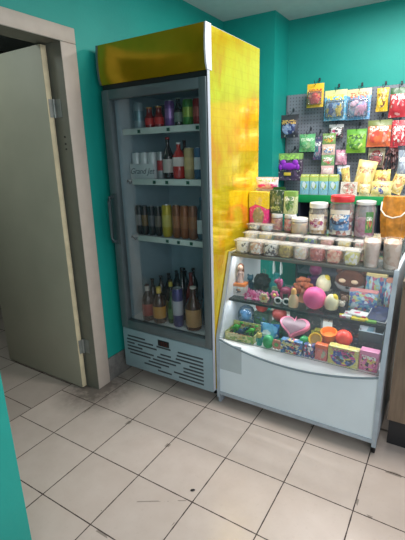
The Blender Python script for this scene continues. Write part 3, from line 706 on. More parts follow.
def toy_figs(bm, w, h):
    for sx in (-.2, .2):
        ball(bm, (sx * w, -.02, h * .30), w * .13, .014, h * .13, 12); ball(bm, (sx * w, -.02, h * .48), w * .10, .014, h * .09, 12)
        for q in (-1, 1): ball(bm, (sx * w + q * w * .13, -.02, h * .34), w * .045, .01, h * .08, 8); ball(bm, (sx * w + q * w * .06, -.02, h * .18), w * .05, .012, h * .05, 8)
def toy_pony(bm, w, h):
    ball(bm, (.02, -.02, h * .36), w * .22, .015, h * .12, 14); ball(bm, (-w * .2, -.02, h * .52), w * .13, .015, h * .10, 12); ball(bm, (-w * .29, -.022, h * .48), w * .06, .012, h * .05, 10)
    for q in (-.1, -.02, .13, .22): ball(bm, (w * q, -.02, h * .22), w * .045, .012, h * .09, 8)
    ball(bm, (w * .3, -.02, h * .4), w * .07, .01, h * .14, 10); ball(bm, (-w * .08, -.02, h * .58), w * .10, .012, h * .08, 10)
def toy_blob(bm, w, h):
    ball(bm, (0, -.02, h * .32), w * .3, .016, h * .15, 14); ball(bm, (0, -.02, h * .5), w * .2, .016, h * .11, 12)
    for q in (-1, 1): ball(bm, (q * w * .3, -.02, h * .40), w * .09, .012, h * .05, 8); ball(bm, (q * w * .16, -.02, h * .2), w * .09, .012, h * .06, 8)
P = package
hang_card('toy_pack', 'yellow card pack with a red toy', .699, .150, 1.958, 2.155, P((236, 200, 40), (240, 190, 20), (240, 130, 60), ((240, 200, 40), (230, 120, 50)), letter=(200, 60, 30)), toy_blob, plain((232, 66, 62), .3), y=2.265)
hang_card('toy_pack', 'blue card pack with yellow and blue toy figures', .876, .190, 1.836, 2.088, P((104, 186, 226), (220, 222, 150), (90, 170, 220), ((230, 220, 80), (60, 120, 190), WHT), letter=(240, 220, 80), band=.75), toy_figs, speck([(232, 206, 50), (40, 90, 160), (50, 110, 180)], 22))
hang_card('toy_pack', 'blue card pack with pink pony toy', 1.072, .196, 1.831, 2.078, P((96, 170, 220), (216, 214, 160), (120, 180, 230), ((230, 170, 210), (110, 180, 230), WHT), letter=(226, 120, 90), band=.8), toy_pony, speck([(232, 170, 206), (240, 206, 226), (170, 90, 160)], 20))
hang_pouch('snack_packet', 'yellow packet with brown lettering', 1.262, .092, 1.883, 2.066, P((246, 200, 20), None, None, ((110, 60, 20), (246, 210, 60), (250, 230, 150)), vs=7, rx=.3, rz=.25, letter=(110, 60, 20)), y=2.27)
hang_pouch('snack_packet', 'large red packet with green top', 1.385, .130, 1.828, 2.055, P((196, 24, 48), (40, 90, 46), None, ((210, 40, 60), (240, 180, 180), (170, 20, 40)), vs=4, rx=.4, rz=.16), t=.07, y=2.26)
hang_pouch('snack_packet', 'dark navy packet', .464, .180, 1.708, 1.912, P((22, 28, 50), (30, 34, 44), None, ((30, 50, 110), (130, 150, 190), (24, 30, 60)), vs=6, letter=(200, 160, 80)), y=2.265, t=.05)
hang_pouch('snack_packet', 'small mint green packet', .640, .150, 1.575, 1.733, P((98, 186, 120), None, (90, 170, 110), ((120, 200, 140), (60, 130, 90), (200, 220, 160)), vs=6, letter=(220, 240, 210)), y=2.28)
hang_pouch('snack_packet', 'slim teal and pink packet behind the green one', .733, .080, 1.500, 1.710, P((60, 70, 110), None, (60, 150, 160), ((220, 60, 130), (50, 160, 170), (30, 30, 50)), vs=7), y=2.30, t=.03)
hang_pouch('snack_packet', 'small black and white packet', .887, .130, 1.690, 1.806, P((46, 40, 46), (226, 226, 226), None, ((220, 220, 220), (60, 40, 60), (200, 60, 120)), vs=7), y=2.33, t=.03)
# tall strip of sachets
st = thing('sachet_strip', 'tall colourful strip of joined sachets hanging on the pegboard', 'packet', (.842, 2.275, 1.355), 0, PEGG)
cols = [P((240, 190, 190), None, None, ((240, 200, 200), (250, 230, 220))), P((120, 180, 110), None, None, ((230, 90, 90), (120, 190, 110), WHT)), P((236, 200, 180), None, None, ((60, 130, 190), (240, 150, 60), WHT)), P((120, 170, 90), None, None, ((230, 200, 60), (80, 150, 80), (220, 80, 80)))]
for k in range(4):
    bm = BM(); pouch(bm, .118, .093, .02, seed=k, nx=8, nz=8); obj('sachet', bm, cols[k], st, (0, 0, k * .094))
hook(.842, 1.355 + .365, 2.275, 'tall sachet strip')
hang_pouch('snack_packet', 'lime green packet', 1.080, .166, 1.555, 1.754, P((132, 190, 40), (90, 160, 40), None, ((60, 120, 50), (200, 220, 120), (120, 180, 60)), vs=6, letter=(40, 80, 40)), y=2.265, t=.06)
hang_pouch('snack_packet', 'orange fruit packet with green top', 1.262, .188, 1.601, 1.816, P((232, 110, 60), (110, 120, 60), (230, 90, 60), ((240, 120, 50), (240, 190, 160), (200, 50, 60)), vs=5, rx=.42, rz=.3, letter=(240, 230, 220)), y=2.26, t=.06)
hang_pouch('snack_packet', 'red and white striped packet', 1.412, .112, 1.604, 1.806, P((206, 40, 60), None, None, ((240, 230, 226), (200, 30, 50), (180, 90, 90)), vs=7), y=2.27, t=.05)
hang_card('sweets_card', 'red sweets card on a cream backing', 1.245, .136, 1.425, 1.59, P((232, 222, 180), None, (214, 40, 60), ((214, 40, 60), (220, 60, 70), (240, 220, 220)), rx=.36, rz=.4, cz=.5), toy_blob, plain((206, 44, 60), .3), y=2.335, cat='packet', hookit=False)
hang_pouch('snack_packet', 'pale pink packet', .952, .100, 1.455, 1.585, P((240, 160, 190), None, (240, 180, 200), ((240, 170, 200), (226, 110, 160), WHT), vs=5), y=2.31, t=.04)
hang_pouch('snack_packet', 'blue and white packet below the pink one', .974, .112, 1.318, 1.448, P((120, 170, 220), (230, 234, 240), None, ((50, 90, 170), WHT, (140, 190, 230)), vs=5), y=2.325, t=.04)
hang_pouch('snack_packet', 'grey blue packet at the right edge', 1.480, .100, 1.345, 1.57, P((150, 162, 180), None, (180, 190, 204), ((80, 100, 140), (200, 206, 216), (120, 130, 150)), vs=6), y=2.24, t=.05)
# bundle of dark rope sweets
wp = thing('rope_sweets_bundle', 'bundle of dark brown rope sweets hanging on the pegboard', 'sweets', (1.382, 2.285, 1.40), 0, PEGG)
bm = BM(); rnd = random.Random(4)
for k in range(14):
    x = (k - 6.5) * .0085; y = rnd.uniform(-.02, .02); s = rnd.uniform(-.015, .015)
    tube(bm, [(x * .4, 0, .20), (x * .8, y * .6, .15), (x + s * .5, y, .08), (x * 1.1 + s, y, rnd.uniform(0, .02))], .005, 6)
obj('ropes', bm, speck([(70, 44, 44), (40, 30, 34), (150, 120, 120), (96, 60, 60)], 40), wp)
bm = BM(); tube(bm, [(-.032, -.004, .197), (.032, -.004, .197)], .010, 8); obj('clasp', bm, plain((190, 60, 70)), wp)
hook(1.382, 1.60, 2.285, 'rope sweets bundle')
# purple boxed toy hung by its window tab
pt = thing('toy_box', 'purple and black boxed toy hanging at the left edge of the pegboard', 'toy', (.492, 2.25, 1.314), 0, PEGG)
bxo('box_body', P((84, 60, 96), (130, 170, 90), None, ((60, 40, 80), (96, 70, 110), (40, 30, 50)), rx=.5, rz=.4, letter=(160, 220, 90), band=.85), pt, -.12, .12, -.025, .025, 0, .252, bev=.003)
bm = BM(); ball(bm, (0, -.03, .13), .085, .018, .035, 14)
for q in (-1, 1): ball(bm, (q * .06, -.03, .165), .03, .014, .03, 10); ball(bm, (q * .085, -.03, .125), .02, .012, .03, 10)
obj('toy', bm, plain((150, 50, 190), .3), pt)
bm = BM(); box(bm, -.05, .02, -.033, -.0255, .045, .075, bev=.004); obj('sticker', bm, plain((226, 196, 70)), pt)
hook(.492, 1.556, 2.24, 'purple boxed toy')

# goods on the green-edged shelf
S0 = SB + .0006
def juice(x, label, first=None, y=2.12):
    if first: return dup(first, label, (x, y, S0))
    t = thing('juice_carton', label, 'carton', (x, y, S0), 0, 'row of small cyan cartons on the green shelf')
    bxo('carton_body', P((146, 208, 228), (170, 200, 110), None, ((60, 150, 190), (220, 235, 240), (150, 180, 60)), vs=5, rx=.32, rz=.24, cz=.52, letter=None), t, -.040, .040, -.028, .028, 0, .152, bev=.003)
    bm = BM(); prism(bm, [(-.028, .1521), (.028, .1521), (0, .178)], -.039, .039, 'x'); obj('folded_top', bm, P((180, 190, 80), None, None, ((220, 200, 60), (90, 150, 70))), t)
    return t
J = juice(.690, 'cyan carton, leftmost of the row on the green-edged shelf')
for i, x in enumerate((.776, .862, .948)): juice(x, ['cyan carton, second from left on the green-edged shelf', 'cyan carton, third from left on the green-edged shelf', 'cyan carton, rightmost of the row on the green-edged shelf'][i], J)
gb = carton('snack_box', 'small yellow green box on the left end of the green-edged shelf', .672, 2.235, S0, .10, .06, .12, P((206, 200, 90), None, None, ((110, 150, 60), (240, 230, 150), (200, 80, 60))))
gb.location.x = .70; gb.location.y = 2.24
tg = thing('price_card', 'white price card standing at the front of the green-edged shelf', 'card', (1.09, 2.066, S0), 0)
bm = BM(); prism(bm, [(-.012, 0), (.012, 0), (.002, .118), (-.002, .118)], -.068, .068, 'x')
for v in bm.verts: pass
obj('card', bm, P((236, 228, 216), None, None, ((236, 228, 216), (196, 180, 160), (210, 120, 110)), vs=7, rx=.4, rz=.4, cz=.5, letter=(150, 120, 110)), tg)
YP = 'yellow snack packets heaped on the green shelf'
def ypack(label, x, y, z, w, h, t, mat, tilt=0, rz=0, flat=False, roll=0):
    th = thing('snack_packet', label, 'packet', (x, y, z), rz, YP)
    bm = BM(); pouch(bm, w, h, t, seed=int(x * 991))
    if flat:
        for v in bm.verts: v.co = Vector((v.co.x, v.co.z - h / 2, v.co.y + t * .55))
    obj('pouch', bm, mat, th); th.rotation_euler = (tilt, roll, rz)
    return th
def ymat(b, pal): return P(b, None, None, pal, vs=4, rx=.36, rz=.26, letter=(170, 110, 60))
ypack('large yellow packet leaning at the left of the heap', 1.163, 2.19, S0 + .018, .155, .28, .07, ymat((238, 214, 130), ((226, 160, 120), (244, 226, 160), (236, 190, 110))), tilt=-.22, rz=.1, roll=0.16)
ypack('small yellow packet left of the large leaning one', 1.050, 2.20, S0 + .009, .075, .225, .045, ymat((232, 206, 110), ((240, 220, 150), (206, 170, 90))), tilt=-.12, rz=-.1, roll=-0.2)
ypack('yellow packet with brown print upright in the heap', 1.325, 2.24, S0 + .007, .140, .205, .06, ymat((240, 216, 110), ((150, 90, 60), (240, 220, 140), (210, 160, 90))), tilt=-.18, rz=-.05, roll=-0.08)
ypack('yellow packet at the right end of the heap', 1.425, 2.215, S0 + .018, .110, .19, .055, ymat((236, 206, 116), ((214, 150, 90), (244, 224, 160))), tilt=-.2, rz=-.2, roll=0.3)
ypack('yellow packet with blue emblem lying at the front of the heap', 1.345, 2.085, S0 + .001, .160, .125, .05, ymat((240, 220, 136), ((40, 70, 150), (240, 220, 140), (244, 230, 170))), tilt=-.1, rz=.04)
ypack('pale yellow packet at the front beside the price card', 1.215, 2.076, S0 + .001, .085, .10, .045, ymat((238, 222, 160), ((240, 226, 170), (226, 190, 110))), tilt=-.1, rz=.1)

# ------------------------------------------------------------------ toys in the display case
U0 = SH2 + .0005; D0 = DECKZ + .0006
UP = 'toys on the upper shelf of the counter'; LO = 'toys on the lower deck of the counter'
def sphere_thing(name, label, x, y, z, r, mat, cat='ball', grp=None, sq=1.0, extra=None):
    t = thing(name, label, cat, (x, y, z), 0, grp)
    bm = BM(); ball(bm, (0, 0, r * sq), r, r, r * sq, 24); obj('ball_body', bm, mat, t)
    bm = BM(); lathe(bm, [(0, r * 2 * sq - .0015), (.006, r * 2 * sq - .002), (.005, r * 2 * sq + .002), (0, r * 2 * sq + .003)], seg=10); obj('valve', bm, extra or mat, t)
    return t
# little doll
dl = thing('doll', 'small long-haired doll standing on the orange and white box', 'doll', (.752, .66, U0 + .083), .2, UP)
bm = BM(); lathe(bm, [(0, 0), (.022, 0), (.020, .02), (.012, .05), (.016, .068), (.007, .076), (.006, .084)], seg=14); ball(bm, (-.02, -.004, .05), .006, .006, .02, 8); ball(bm, (.02, -.004, .05), .006, .006, .02, 8)
obj('dress', bm, plain((206, 176, 164)), dl)
bm = BM(); ball(bm, (0, -.003, .098), .019, .017, .020, 14); obj('head', bm, plain((226, 182, 156)), dl)
bm = BM(); ball(bm, (0, .006, .103), .022, .017, .022, 14); ball(bm, (-.014, .010, .075), .009, .009, .035, 10); ball(bm, (.014, .010, .075), .009, .009, .035, 10); obj('hair', bm, plain((112, 66, 44), .6), dl)
carton('toy_box', 'orange and white box at the left end of the upper shelf', .752, .655, U0, .088, .07, .082, P((232, 226, 222), (236, 130, 50), None, ((240, 236, 232), (60, 60, 90), (230, 140, 60)), rx=.2, rz=.2), rz=.1, grp=UP)
# black fluffy ball keychain
fb = thing('pompom', 'black fluffy pompom beside the teal bottle pouch', 'toy', (.852, .78, U0), 0, UP)
bm = BM(); vs = ball(bm, (0, 0, .062), .055, .055, .060, 26); rnd = random.Random(9)
for v in vs: v.co = Vector((0, 0, .062)) + (v.co - Vector((0, 0, .062))) * rnd.uniform(.88, 1.12)
obj('fluff', bm, plain((22, 24, 28), .9), fb)
bm = BM(); tube(bm, [(.02, 0, .12), (.025, 0, .145), (.012, 0, .155), (0, 0, .145), (.01, 0, .12)], .002, 6); obj('ring', bm, STEEL, fb)
# teal jar-shaped pouch with two straps
tp = thing('teal_pouch', 'teal flask-shaped pouch with two upright pale straps', 'bag', (.965, .76, U0), 0, UP)
bm = BM(); lathe(bm, [(0, 0), (.04, 0), (.052, .02), (.052, .07), (.035, .10), (.024, .115), (.024, .135), (.028, .138), (.028, .146), (0, .146)], seg=22, sy=.7); obj('pouch_body', bm, plain((20, 112, 112), .4), tp)
for q in (-1, 1):
    bm = BM(); tube(bm, [(q * .024, -.01, .14), (q * .024, -.014, .19), (q * .024, -.006, .235), (q * .024, .012, .19), (q * .024, .012, .14)], .004, 6); obj('strap', bm, plain((200, 214, 210), .5), tp)
bm = BM(); lathe(bm, [(0, 0), (.026, 0), (.024, .006), (0, .008)], seg=20, M=Matrix.Translation((0, -.034, .045)) @ Matrix.Rotation(PI / 2, 4, 'X')); obj('badge', bm, plain((110, 150, 110), .4), tp)
# pink feather bag
pf = thing('tinsel_packet', 'pink tinsel packet lying along the front of the upper shelf', 'packet', (.885, .625, U0), .12, UP)
bm = BM(); rnd = random.Random(12)
for k in range(46):
    x = rnd.uniform(-.07, .07); y = rnd.uniform(-.03, .03); a = rnd.uniform(0, PI)
    tube(bm, [(x - .018 * math.cos(a), y - .012 * math.sin(a), rnd.uniform(.004, .03)), (x, y, rnd.uniform(.03, .06)), (x + .018 * math.cos(a), y + .012 * math.sin(a), rnd.uniform(.004, .04))], .003, 5)
box(bm, -.074, .074, -.034, .034, 0.0, .012, bev=.004)
obj('tinsel', bm, speck([(232, 110, 170), (240, 160, 200), (220, 80, 140), (240, 210, 226)], 60), pf)
# flowers
def flower(name, label, x, y, z, petal, centre, r=.03, grp=UP):
    t = thing(name, label, 'flower', (x, y, z), 0, grp)
    bm = BM()
    for k in range(6):
        a = k * PI / 3; ball(bm, (math.cos(a) * r * .62, -.008, r + math.sin(a) * r * .62), r * .36, .008, r * .36, 10)
    obj('petals', bm, petal, t)
    bm = BM(); ball(bm, (0, -.014, r), r * .36, .010, r * .36, 12); obj('centre', bm, centre, t)
    return t
flower('flower_hair_clip', 'cream flower hair clip on the upper shelf edge', .952, .585, U0, plain((236, 220, 170)), plain((220, 160, 80)), .033)
flower('flower_hair_clip', 'small pink flower hair clip behind the cream flower', .985, .68, U0, plain((230, 130, 170)), plain((240, 220, 120)), .030)
# white-black sunglasses pack
sg = thing('toy_sunglasses', 'white and black toy sunglasses lying on the upper shelf', 'sunglasses', (1.062, .598, U0), .1, UP)
bm = BM()
for q in (-1, 1): tube(bm, [(q * .026 + .020 * math.cos(a * PI / 8), -.0, .026 + .018 * math.sin(a * PI / 8)) for a in range(16)], .0055, 6, closed=True); tube(bm, [(q * .047, 0, .03), (q * .050, .03, .030), (q * .050, .055, .008)], .004, 6)
tube(bm, [(-.007, 0, .032), (.007, 0, .032)], .004, 6); obj('frame', bm, plain((238, 236, 232), .3), sg)
for q in (-1, 1):
    bm = BM(); lathe(bm, [(0, 0), (.018, 0), (.018, .002), (0, .002)], seg=16, M=Matrix.Translation((q * .026, .001, .026)) @ Matrix.Rotation(PI / 2, 4, 'X')); obj('lens', bm, BLACK, sg)
# pink pony toy
def pony(name, label, x, y, z, s, body, hair, rz=0, grp=UP):
    t = thing(name, label, 'toy', (x, y, z), rz, grp)
    bm = BM(); ball(bm, (0, 0, .055 * s), .034 * s, .022 * s, .022 * s, 14); ball(bm, (-.034 * s, 0, .085 * s), .014 * s, .012 * s, .026 * s, 10); ball(bm, (-.044 * s, 0, .108 * s), .020 * s, .014 * s, .015 * s, 12)
    for qx in (-.022, .022):
        for qy in (-.012, .012): lathe(bm, [(0, 0), (.008 * s, 0), (.007 * s, .05 * s), (0, .05 * s)], (qx * s, qy * s, 0), 8)
    for qy in (-.008, .008): lathe(bm, [(.005 * s, 0), (0, .016 * s)], (-.036 * s, qy * s, .118 * s), 6)
    obj('body', bm, body, t)
    bm = BM(); ball(bm, (-.024 * s, 0, .098 * s), .010 * s, .008 * s, .026 * s, 10); ball(bm, (.040 * s, 0, .05 * s), .010 * s, .010 * s, .03 * s, 10); obj('mane_and_tail', bm, hair, t)
    return t
pony('toy_pony', 'dark pink toy pony left of the curly brown toy', 1.045, .695, U0, 1.1, plain((140, 50, 84), .4), plain((190, 90, 140)), .4)
# curly brown plush
cb = thing('curly_plush', 'curly orange brown plush toy behind the pink ball', 'toy', (1.150, .72, U0), 0, UP)
bm = BM(); rnd = random.Random(3)
for k in range(40):
    a = rnd.uniform(0, 2 * PI); e = rnd.uniform(-.8, 1.4); r = .048
    c = (r * math.cos(a) * math.cos(e), r * .8 * math.sin(a) * math.cos(e), .095 + r * math.sin(e)); ball(bm, c, .016, .016, .016, 8)
ball(bm, (0, 0, .095), .046, .038, .046, 12); obj('curls', bm, plain((150, 78, 48), .9, var=.3, scale=60), cb)
bm = BM(); ball(bm, (0, -.02, .08), .026, .026, .026, 12); lathe(bm, [(0, 0), (.030, 0), (.026, .03), (.016, .06), (0, .06)], seg=14); obj('face_and_body', bm, plain((206, 150, 116), .8), cb)
# beige bottle toy
bt = thing('bubble_bottle', 'small cream bottle on the shelf edge left of the pink ball', 'bottle', (1.128, .610, U0), 0, UP)
bm = BM(); lathe(bm, [(0, 0), (.028, 0), (.030, .01), (.028, .055), (.014, .075), (.014, .08), (0, .08)], seg=18); obj('bottle_body', bm, plain((230, 206, 160), .4), bt)
bm = BM(); lathe(bm, [(0, .08), (.016, .08), (.016, .1), (.010, .112), (0, .112)], seg=14); obj('cap', bm, plain((240, 190, 110)), bt)
sphere_thing('toy_ball', 'bright pink ball at the front of the upper shelf', 1.246, .632, U0, .066, plain((246, 96, 160), .45, var=.03), 'ball', UP)
def bulb_toy(label, x, y, z, r, base=True):
    t = thing('bulb_toy', label, 'toy', (x, y, z), 0, UP); h0 = .022 if base else .0
    bm = BM(); lathe(bm, [(0, h0), (r * .8, h0), (r, h0 + r * .7), (r * .85, h0 + r * 1.4), (r * .45, h0 + r * 1.9), (0, h0 + r * 2.1)], seg=20); obj('bulb', bm, plain((238, 230, 190), .35), t)
    bm = BM(); lathe(bm, [(r * .5, 0), (r * .45, r * .35), (r * .2, r * .62), (0, r * .68)], (r * .35, 0, h0 + r * 1.45), seg=14); obj('tip', bm, plain((226, 200, 40), .4), t)
    if base: bm = BM(); lathe(bm, [(0, 0), (r * .95, 0), (r * .95, .018), (r * .8, .0215), (0, .0215)], seg=20); obj('base', bm, BLACK, t)
    return t
bulb_toy('cream bulb toy with yellow tip on a black base, front of upper shelf', 1.346, .625, U0, .042)
bx = carton('toy_box', 'dark box on the upper shelf under the upper cream bulb toy', 1.252, .79, U0, .10, .08, .07, P((44, 40, 48), None, None, ((60, 50, 60), (120, 60, 70), (40, 40, 50)), letter=None), grp=UP)
bulb_toy('cream bulb toy with yellow tip sitting higher at the back', 1.252, .79, U0 + .0705, .046, False)
# brown plush with pale eye patches
sl = thing('plush_animal', 'brown plush animal face with pale eye patches and muzzle band', 'plush toy', (1.398, .850, U0), -.05, UP)
bm = BM(); ball(bm, (0, 0, .040), .062, .042, .040, 16); ball(bm, (0, -.004, .128), .092, .055, .070, 22)
for q in (-1, 1): ball(bm, (q * .074, .01, .182), .020, .014, .020, 10)
obj('body', bm, plain((94, 54, 36), .9, var=.25, scale=50), sl)
for q in (-1, 1): bm = BM(); ball(bm, (q * .036, -.056, .142), .021, .009, .013, 12); obj('eye_patch', bm, plain((236, 206, 170), .7), sl)
bm = BM()
tube(bm, [(-.082, -.026, .118), (-.055, -.046, .100), (-.02, -.056, .092), (.02, -.056, .092), (.055, -.046, .100), (.082, -.026, .118)], [.008, .013, .017, .017, .013, .008], 8); obj('muzzle', bm, plain((128, 128, 128), .7), sl)
bm = BM(); ball(bm, (0, -.072, .108), .011, .007, .008, 10); obj('nose', bm, BLACK, sl)
PB = ((80, 150, 180), (190, 90, 120), (190, 205, 216), (60, 90, 160), (150, 190, 190), (190, 190, 120))
carton('toy_box', 'tall blue patterned box with yellow top at the right of the upper shelf', 1.546, .83, U0, .110, .06, .205, P((120, 160, 190), (226, 206, 140), None, PB, vs=8, rx=.6, rz=.6, letter=None, tz=.92), grp=UP)
carton('toy_box', 'wide pale patterned box in front of the tall blue box', 1.500, .72, U0, .150, .05, .128, P((130, 170, 196), (190, 120, 120), None, PB, vs=9, rx=.6, rz=.6, letter=None, tz=.94), grp=UP)
carton('toy_box', 'narrow blue and red box against the right side panel', 1.628, .78, U0, .050, .06, .195, P((84, 110, 160), (190, 120, 100), None, PB, vs=8, rx=.6, rz=.6, letter=None, tz=.92), grp=UP)
def flat(name, label, x, y, z, w, d, h, mat, rz=0, grp=UP, edge=None):
    t = thing(name, label, 'packet', (x, y, z), rz, grp)
    bxo('packet', mat, t, -w / 2, w / 2, -d / 2, d / 2, 0, h, bev=.002)
    if edge: bxo('rim', edge, t, -w / 2 - .004, w / 2 + .004, -d / 2 - .004, d / 2 + .004, -.0001, h * .4)
    return t
FL = ((240, 226, 60), (240, 240, 236), (230, 120, 160), (60, 60, 70))
flat('sticker_pack', 'yellow and white sticker pack lying on the upper shelf, left', 1.430, .615, U0, .07, .085, .012, speck(FL, 40), .3)
flat('sticker_pack', 'white and pink sticker pack lying on the upper shelf, middle', 1.495, .628, U0 + .0125, .10, .07, .010, speck([(240, 236, 236), (244, 240, 240), (226, 90, 130)], 25), -.15)
flat('sticker_pack', 'yellow sticker pack lying at the shelf front edge', 1.510, .595, U0, .085, .06, .012, speck([(232, 206, 50), (240, 226, 110), (90, 140, 60)], 25), .1)
c_ = flat('picture_card', 'dark blue card with white rim tilted at the right of the upper shelf', 1.597, .640, U0 + .002, .095, .13, .008, speck([(34, 44, 80), (44, 56, 96), (60, 70, 110)], 30), -.1, edge=plain((226, 230, 232))); c_.rotation_euler = (.30, 0, -.1); c_.location = (1.597, .655, U0 + .024)
flat('sticker_pack', 'green pack under the tilted dark blue card', 1.572, .578, U0, .05, .03, .010, plain((120, 180, 80)), .1)

def figurine(label, x, y, z, c1, c2, s=1.0, grp=UP):
    t = thing('toy_figurine', label, 'toy', (x, y, z), 0, grp)
    bm = BM(); lathe(bm, [(0, 0), (.016 * s, 0), (.018 * s, .01 * s), (.012 * s, .03 * s), (.014 * s, .04 * s), (.006 * s, .048 * s), (0, .049 * s)], seg=14)
    for q in (-1, 1): ball(bm, (q * .017 * s, -.004 * s, .03 * s), .005 * s, .005 * s, .014 * s, 8)
    obj('body', bm, plain(c1, .4), t)
    bm = BM(); ball(bm, (0, 0, .062 * s), .017 * s, .016 * s, .017 * s, 12)
    for q in (-1, 1): ball(bm, (q * .012 * s, 0, .077 * s), .006 * s, .005 * s, .007 * s, 8)
    obj('head', bm, plain(c2, .4), t); return t
figurine('dark figurine with pale head just right of the front bulb toy', 1.405, .618, U0, (40, 36, 44), (196, 186, 170))
figurine('black figurine with brown head behind the pale-headed figurine', 1.405, .675, U0, (24, 24, 28), (110, 80, 60), 1.2)
figurine('purple and pink figurine at the back of the upper shelf behind the curly plush', 1.16, .93, U0, (100, 40, 110), (150, 56, 110), 2.4)
figurine('dark blue figurine between the pompom and the doll', .768, .775, U0, (30, 60, 80), (40, 90, 110), 1.3)
figurine('brown and cream figurine behind the pink ball', 1.225, .72, U0, (110, 60, 60), (206, 170, 130), 1.2)

# lower deck
tr = thing('display_tray', 'open yellow green display tray holding small dinosaurs, left end of the deck', 'tray', (.826, .550, D0), .03, LO)
bm = BM(); w, dd_, h = .195, .13, .050
box(bm, -w / 2, w / 2, -dd_ / 2, dd_ / 2, 0, .004); box(bm, -w / 2, w / 2, -dd_ / 2, -dd_ / 2 + .004, .004, h); box(bm, -w / 2, w / 2, dd_ / 2 - .004, dd_ / 2, .004, h + .03); box(bm, -w / 2, -w / 2 + .004, -dd_ / 2 + .004, dd_ / 2 - .004, .004, h); box(bm, w / 2 - .004, w / 2, -dd_ / 2 + .004, dd_ / 2 - .004, .004, h)
obj('tray_body', bm, P((196, 196, 110), None, None, ((214, 190, 110), (150, 170, 90), (226, 214, 160), (90, 150, 90)), vs=6, rx=.5, rz=.4, letter=(180, 90, 60)), tr)
bm = BM(); box(bm, .045, .094, -.0672, -.0655, .004, .046); obj('picture', bm, speck([(60, 140, 170), (150, 190, 100), (230, 230, 160)], 40), tr)
def dino(label, x, y, z, s, c, rz):
    t = thing('toy_dinosaur', label, 'toy', (x, y, z), rz, 'small dinosaurs in the display tray')
    bm = BM(); ball(bm, (0, 0, .040 * s), .026 * s, .018 * s, .022 * s, 12)
    tube(bm, [(.018 * s, 0, .042 * s), (.032 * s, 0, .055 * s), (.036 * s, 0, .074 * s)], [.012 * s, .009 * s, .008 * s], 8); ball(bm, (.042 * s, 0, .078 * s), .015 * s, .010 * s, .010 * s, 10)
    tube(bm, [(-.018 * s, 0, .036 * s), (-.036 * s, 0, .026 * s), (-.052 * s, 0, .024 * s)], [.012 * s, .007 * s, .002 * s], 8)
    for qx in (-.014, .012):
        for qy in (-.010, .010): lathe(bm, [(0, 0), (.007 * s, 0), (.007 * s, .03 * s), (0, .034 * s)], (qx * s, qy * s, 0), 8)
    for k in range(5): lathe(bm, [(.004 * s, 0), (0, .010 * s)], ((-.02 + k * .01) * s, 0, .058 * s), 5)
    obj('body', bm, plain(c, .4, var=.3, scale=60), t)
    bm = BM(); 
    for q in (-1, 1): ball(bm, (.044 * s, q * .009 * s, .082 * s), .003 * s, .002 * s, .003 * s, 6)
    obj('eyes', bm, BLACK, t); return t
bm = BM(); box(bm, -w / 2 + .006, w / 2 - .006, -dd_ / 2 + .006, dd_ / 2 - .006, .0045, .026); obj('insert', bm, plain((40, 60, 40), .6), tr)
DZ = D0 + .0265
dino('green toy dinosaur at the left of the display tray', .772, .562, DZ, .78, (60, 160, 50), .3)
dino('blue and black toy dinosaur in the middle of the tray', .826, .515, DZ, .74, (40, 70, 110), -.2)
dino('green toy dinosaur at the right of the display tray', .878, .560, DZ, .74, (70, 170, 50), .5)
dino('dark green toy dinosaur at the back of the display tray', .832, .594, DZ, .55, (30, 80, 60), .1)
# dome capsule behind tray
dm = thing('capsule_toy', 'clear dome capsule with a blue toy behind the dinosaur tray', 'toy', (.784, .684, D0), 0, LO)
bm = BM(); lathe(bm, [(0, 0), (.050, 0), (.052, .02), (.048, .05), (0, .05)], seg=22); obj('base', bm, plain((70, 120, 180), .4), dm)
bm = BM(); ball(bm, (0, 0, .098), .034, .034, .038, 14); ball(bm, (-.02, -.02, .125), .016, .016, .016, 10); ball(bm, (.02, -.02, .125), .016, .016, .016, 10); obj('toy', bm, plain((80, 160, 226), .4), dm)
bm = BM(); lathe(bm, [(.052, .0505), (.058, .085), (.056, .12), (.042, .15), (.02, .165), (0, .168)], seg=22); obj('dome', bm, clear((180, 220, 250), .14, .12, .05), dm)
stand = carton('toy_box', 'green and black toy box under the red ball at the back left of the deck', .893, .70, D0, .10, .08, .138, P((30, 70, 50), None, None, ((40, 110, 60), (20, 30, 30), (60, 90, 140)), rx=.5, rz=.4, letter=None), grp=LO)
stand.location.x = .896; stand.location.y = .705
sphere_thing('toy_ball', 'dull red ball on the green box at back left of the deck', .892, .69, D0 + .1385, .042, plain((196, 56, 50), .5), 'ball', LO)
sphere_thing('toy_ball', 'dark red ball in shadow left of the pink heart box', 1.026, .655, D0 + .115, .046, plain((150, 50, 46), .5), 'ball', LO)
carton('toy_box', 'green toy box under the dark red ball', 1.026, .655, D0, .085, .08, .1145, P((30, 90, 60), None, None, ((40, 120, 70), (20, 50, 40), (80, 60, 40)), rx=.5, rz=.4, letter=None), grp=LO)
# blue packet toy and green egg
bp = thing('toy_packet', 'crumpled blue and white toy packet in front of the green box', 'packet', (1.000, .570, D0), .15, LO)
bm = BM(); pouch(bm, .115, .125, .055, seed=77, bulge_low=.3)
rnd = random.Random(8)
for v in bm.verts: v.co += Vector((rnd.uniform(-.004, .004), rnd.uniform(-.005, .005), 0))
for v in bm.verts: v.co.z = max(v.co.z, .0005)
obj('pouch', bm, speck([(60, 130, 200), (110, 180, 220), (220, 235, 240), (40, 90, 160)], 24), bp)
eg = thing('toy_egg', 'green plastic toy egg on the deck front', 'toy', (1.018, .500, D0), 0, LO)
bm = BM(); lathe(bm, [(0, 0), (.02, .003), (.032, .02), (.035, .036)], seg=20); obj('egg_half', bm, plain((40, 160, 80), .3), eg)
bm = BM(); lathe(bm, [(.035, .0362), (.032, .055), (.022, .072), (0, .080)], seg=20); obj('egg_half', bm, plain((70, 180, 110), .3), eg)
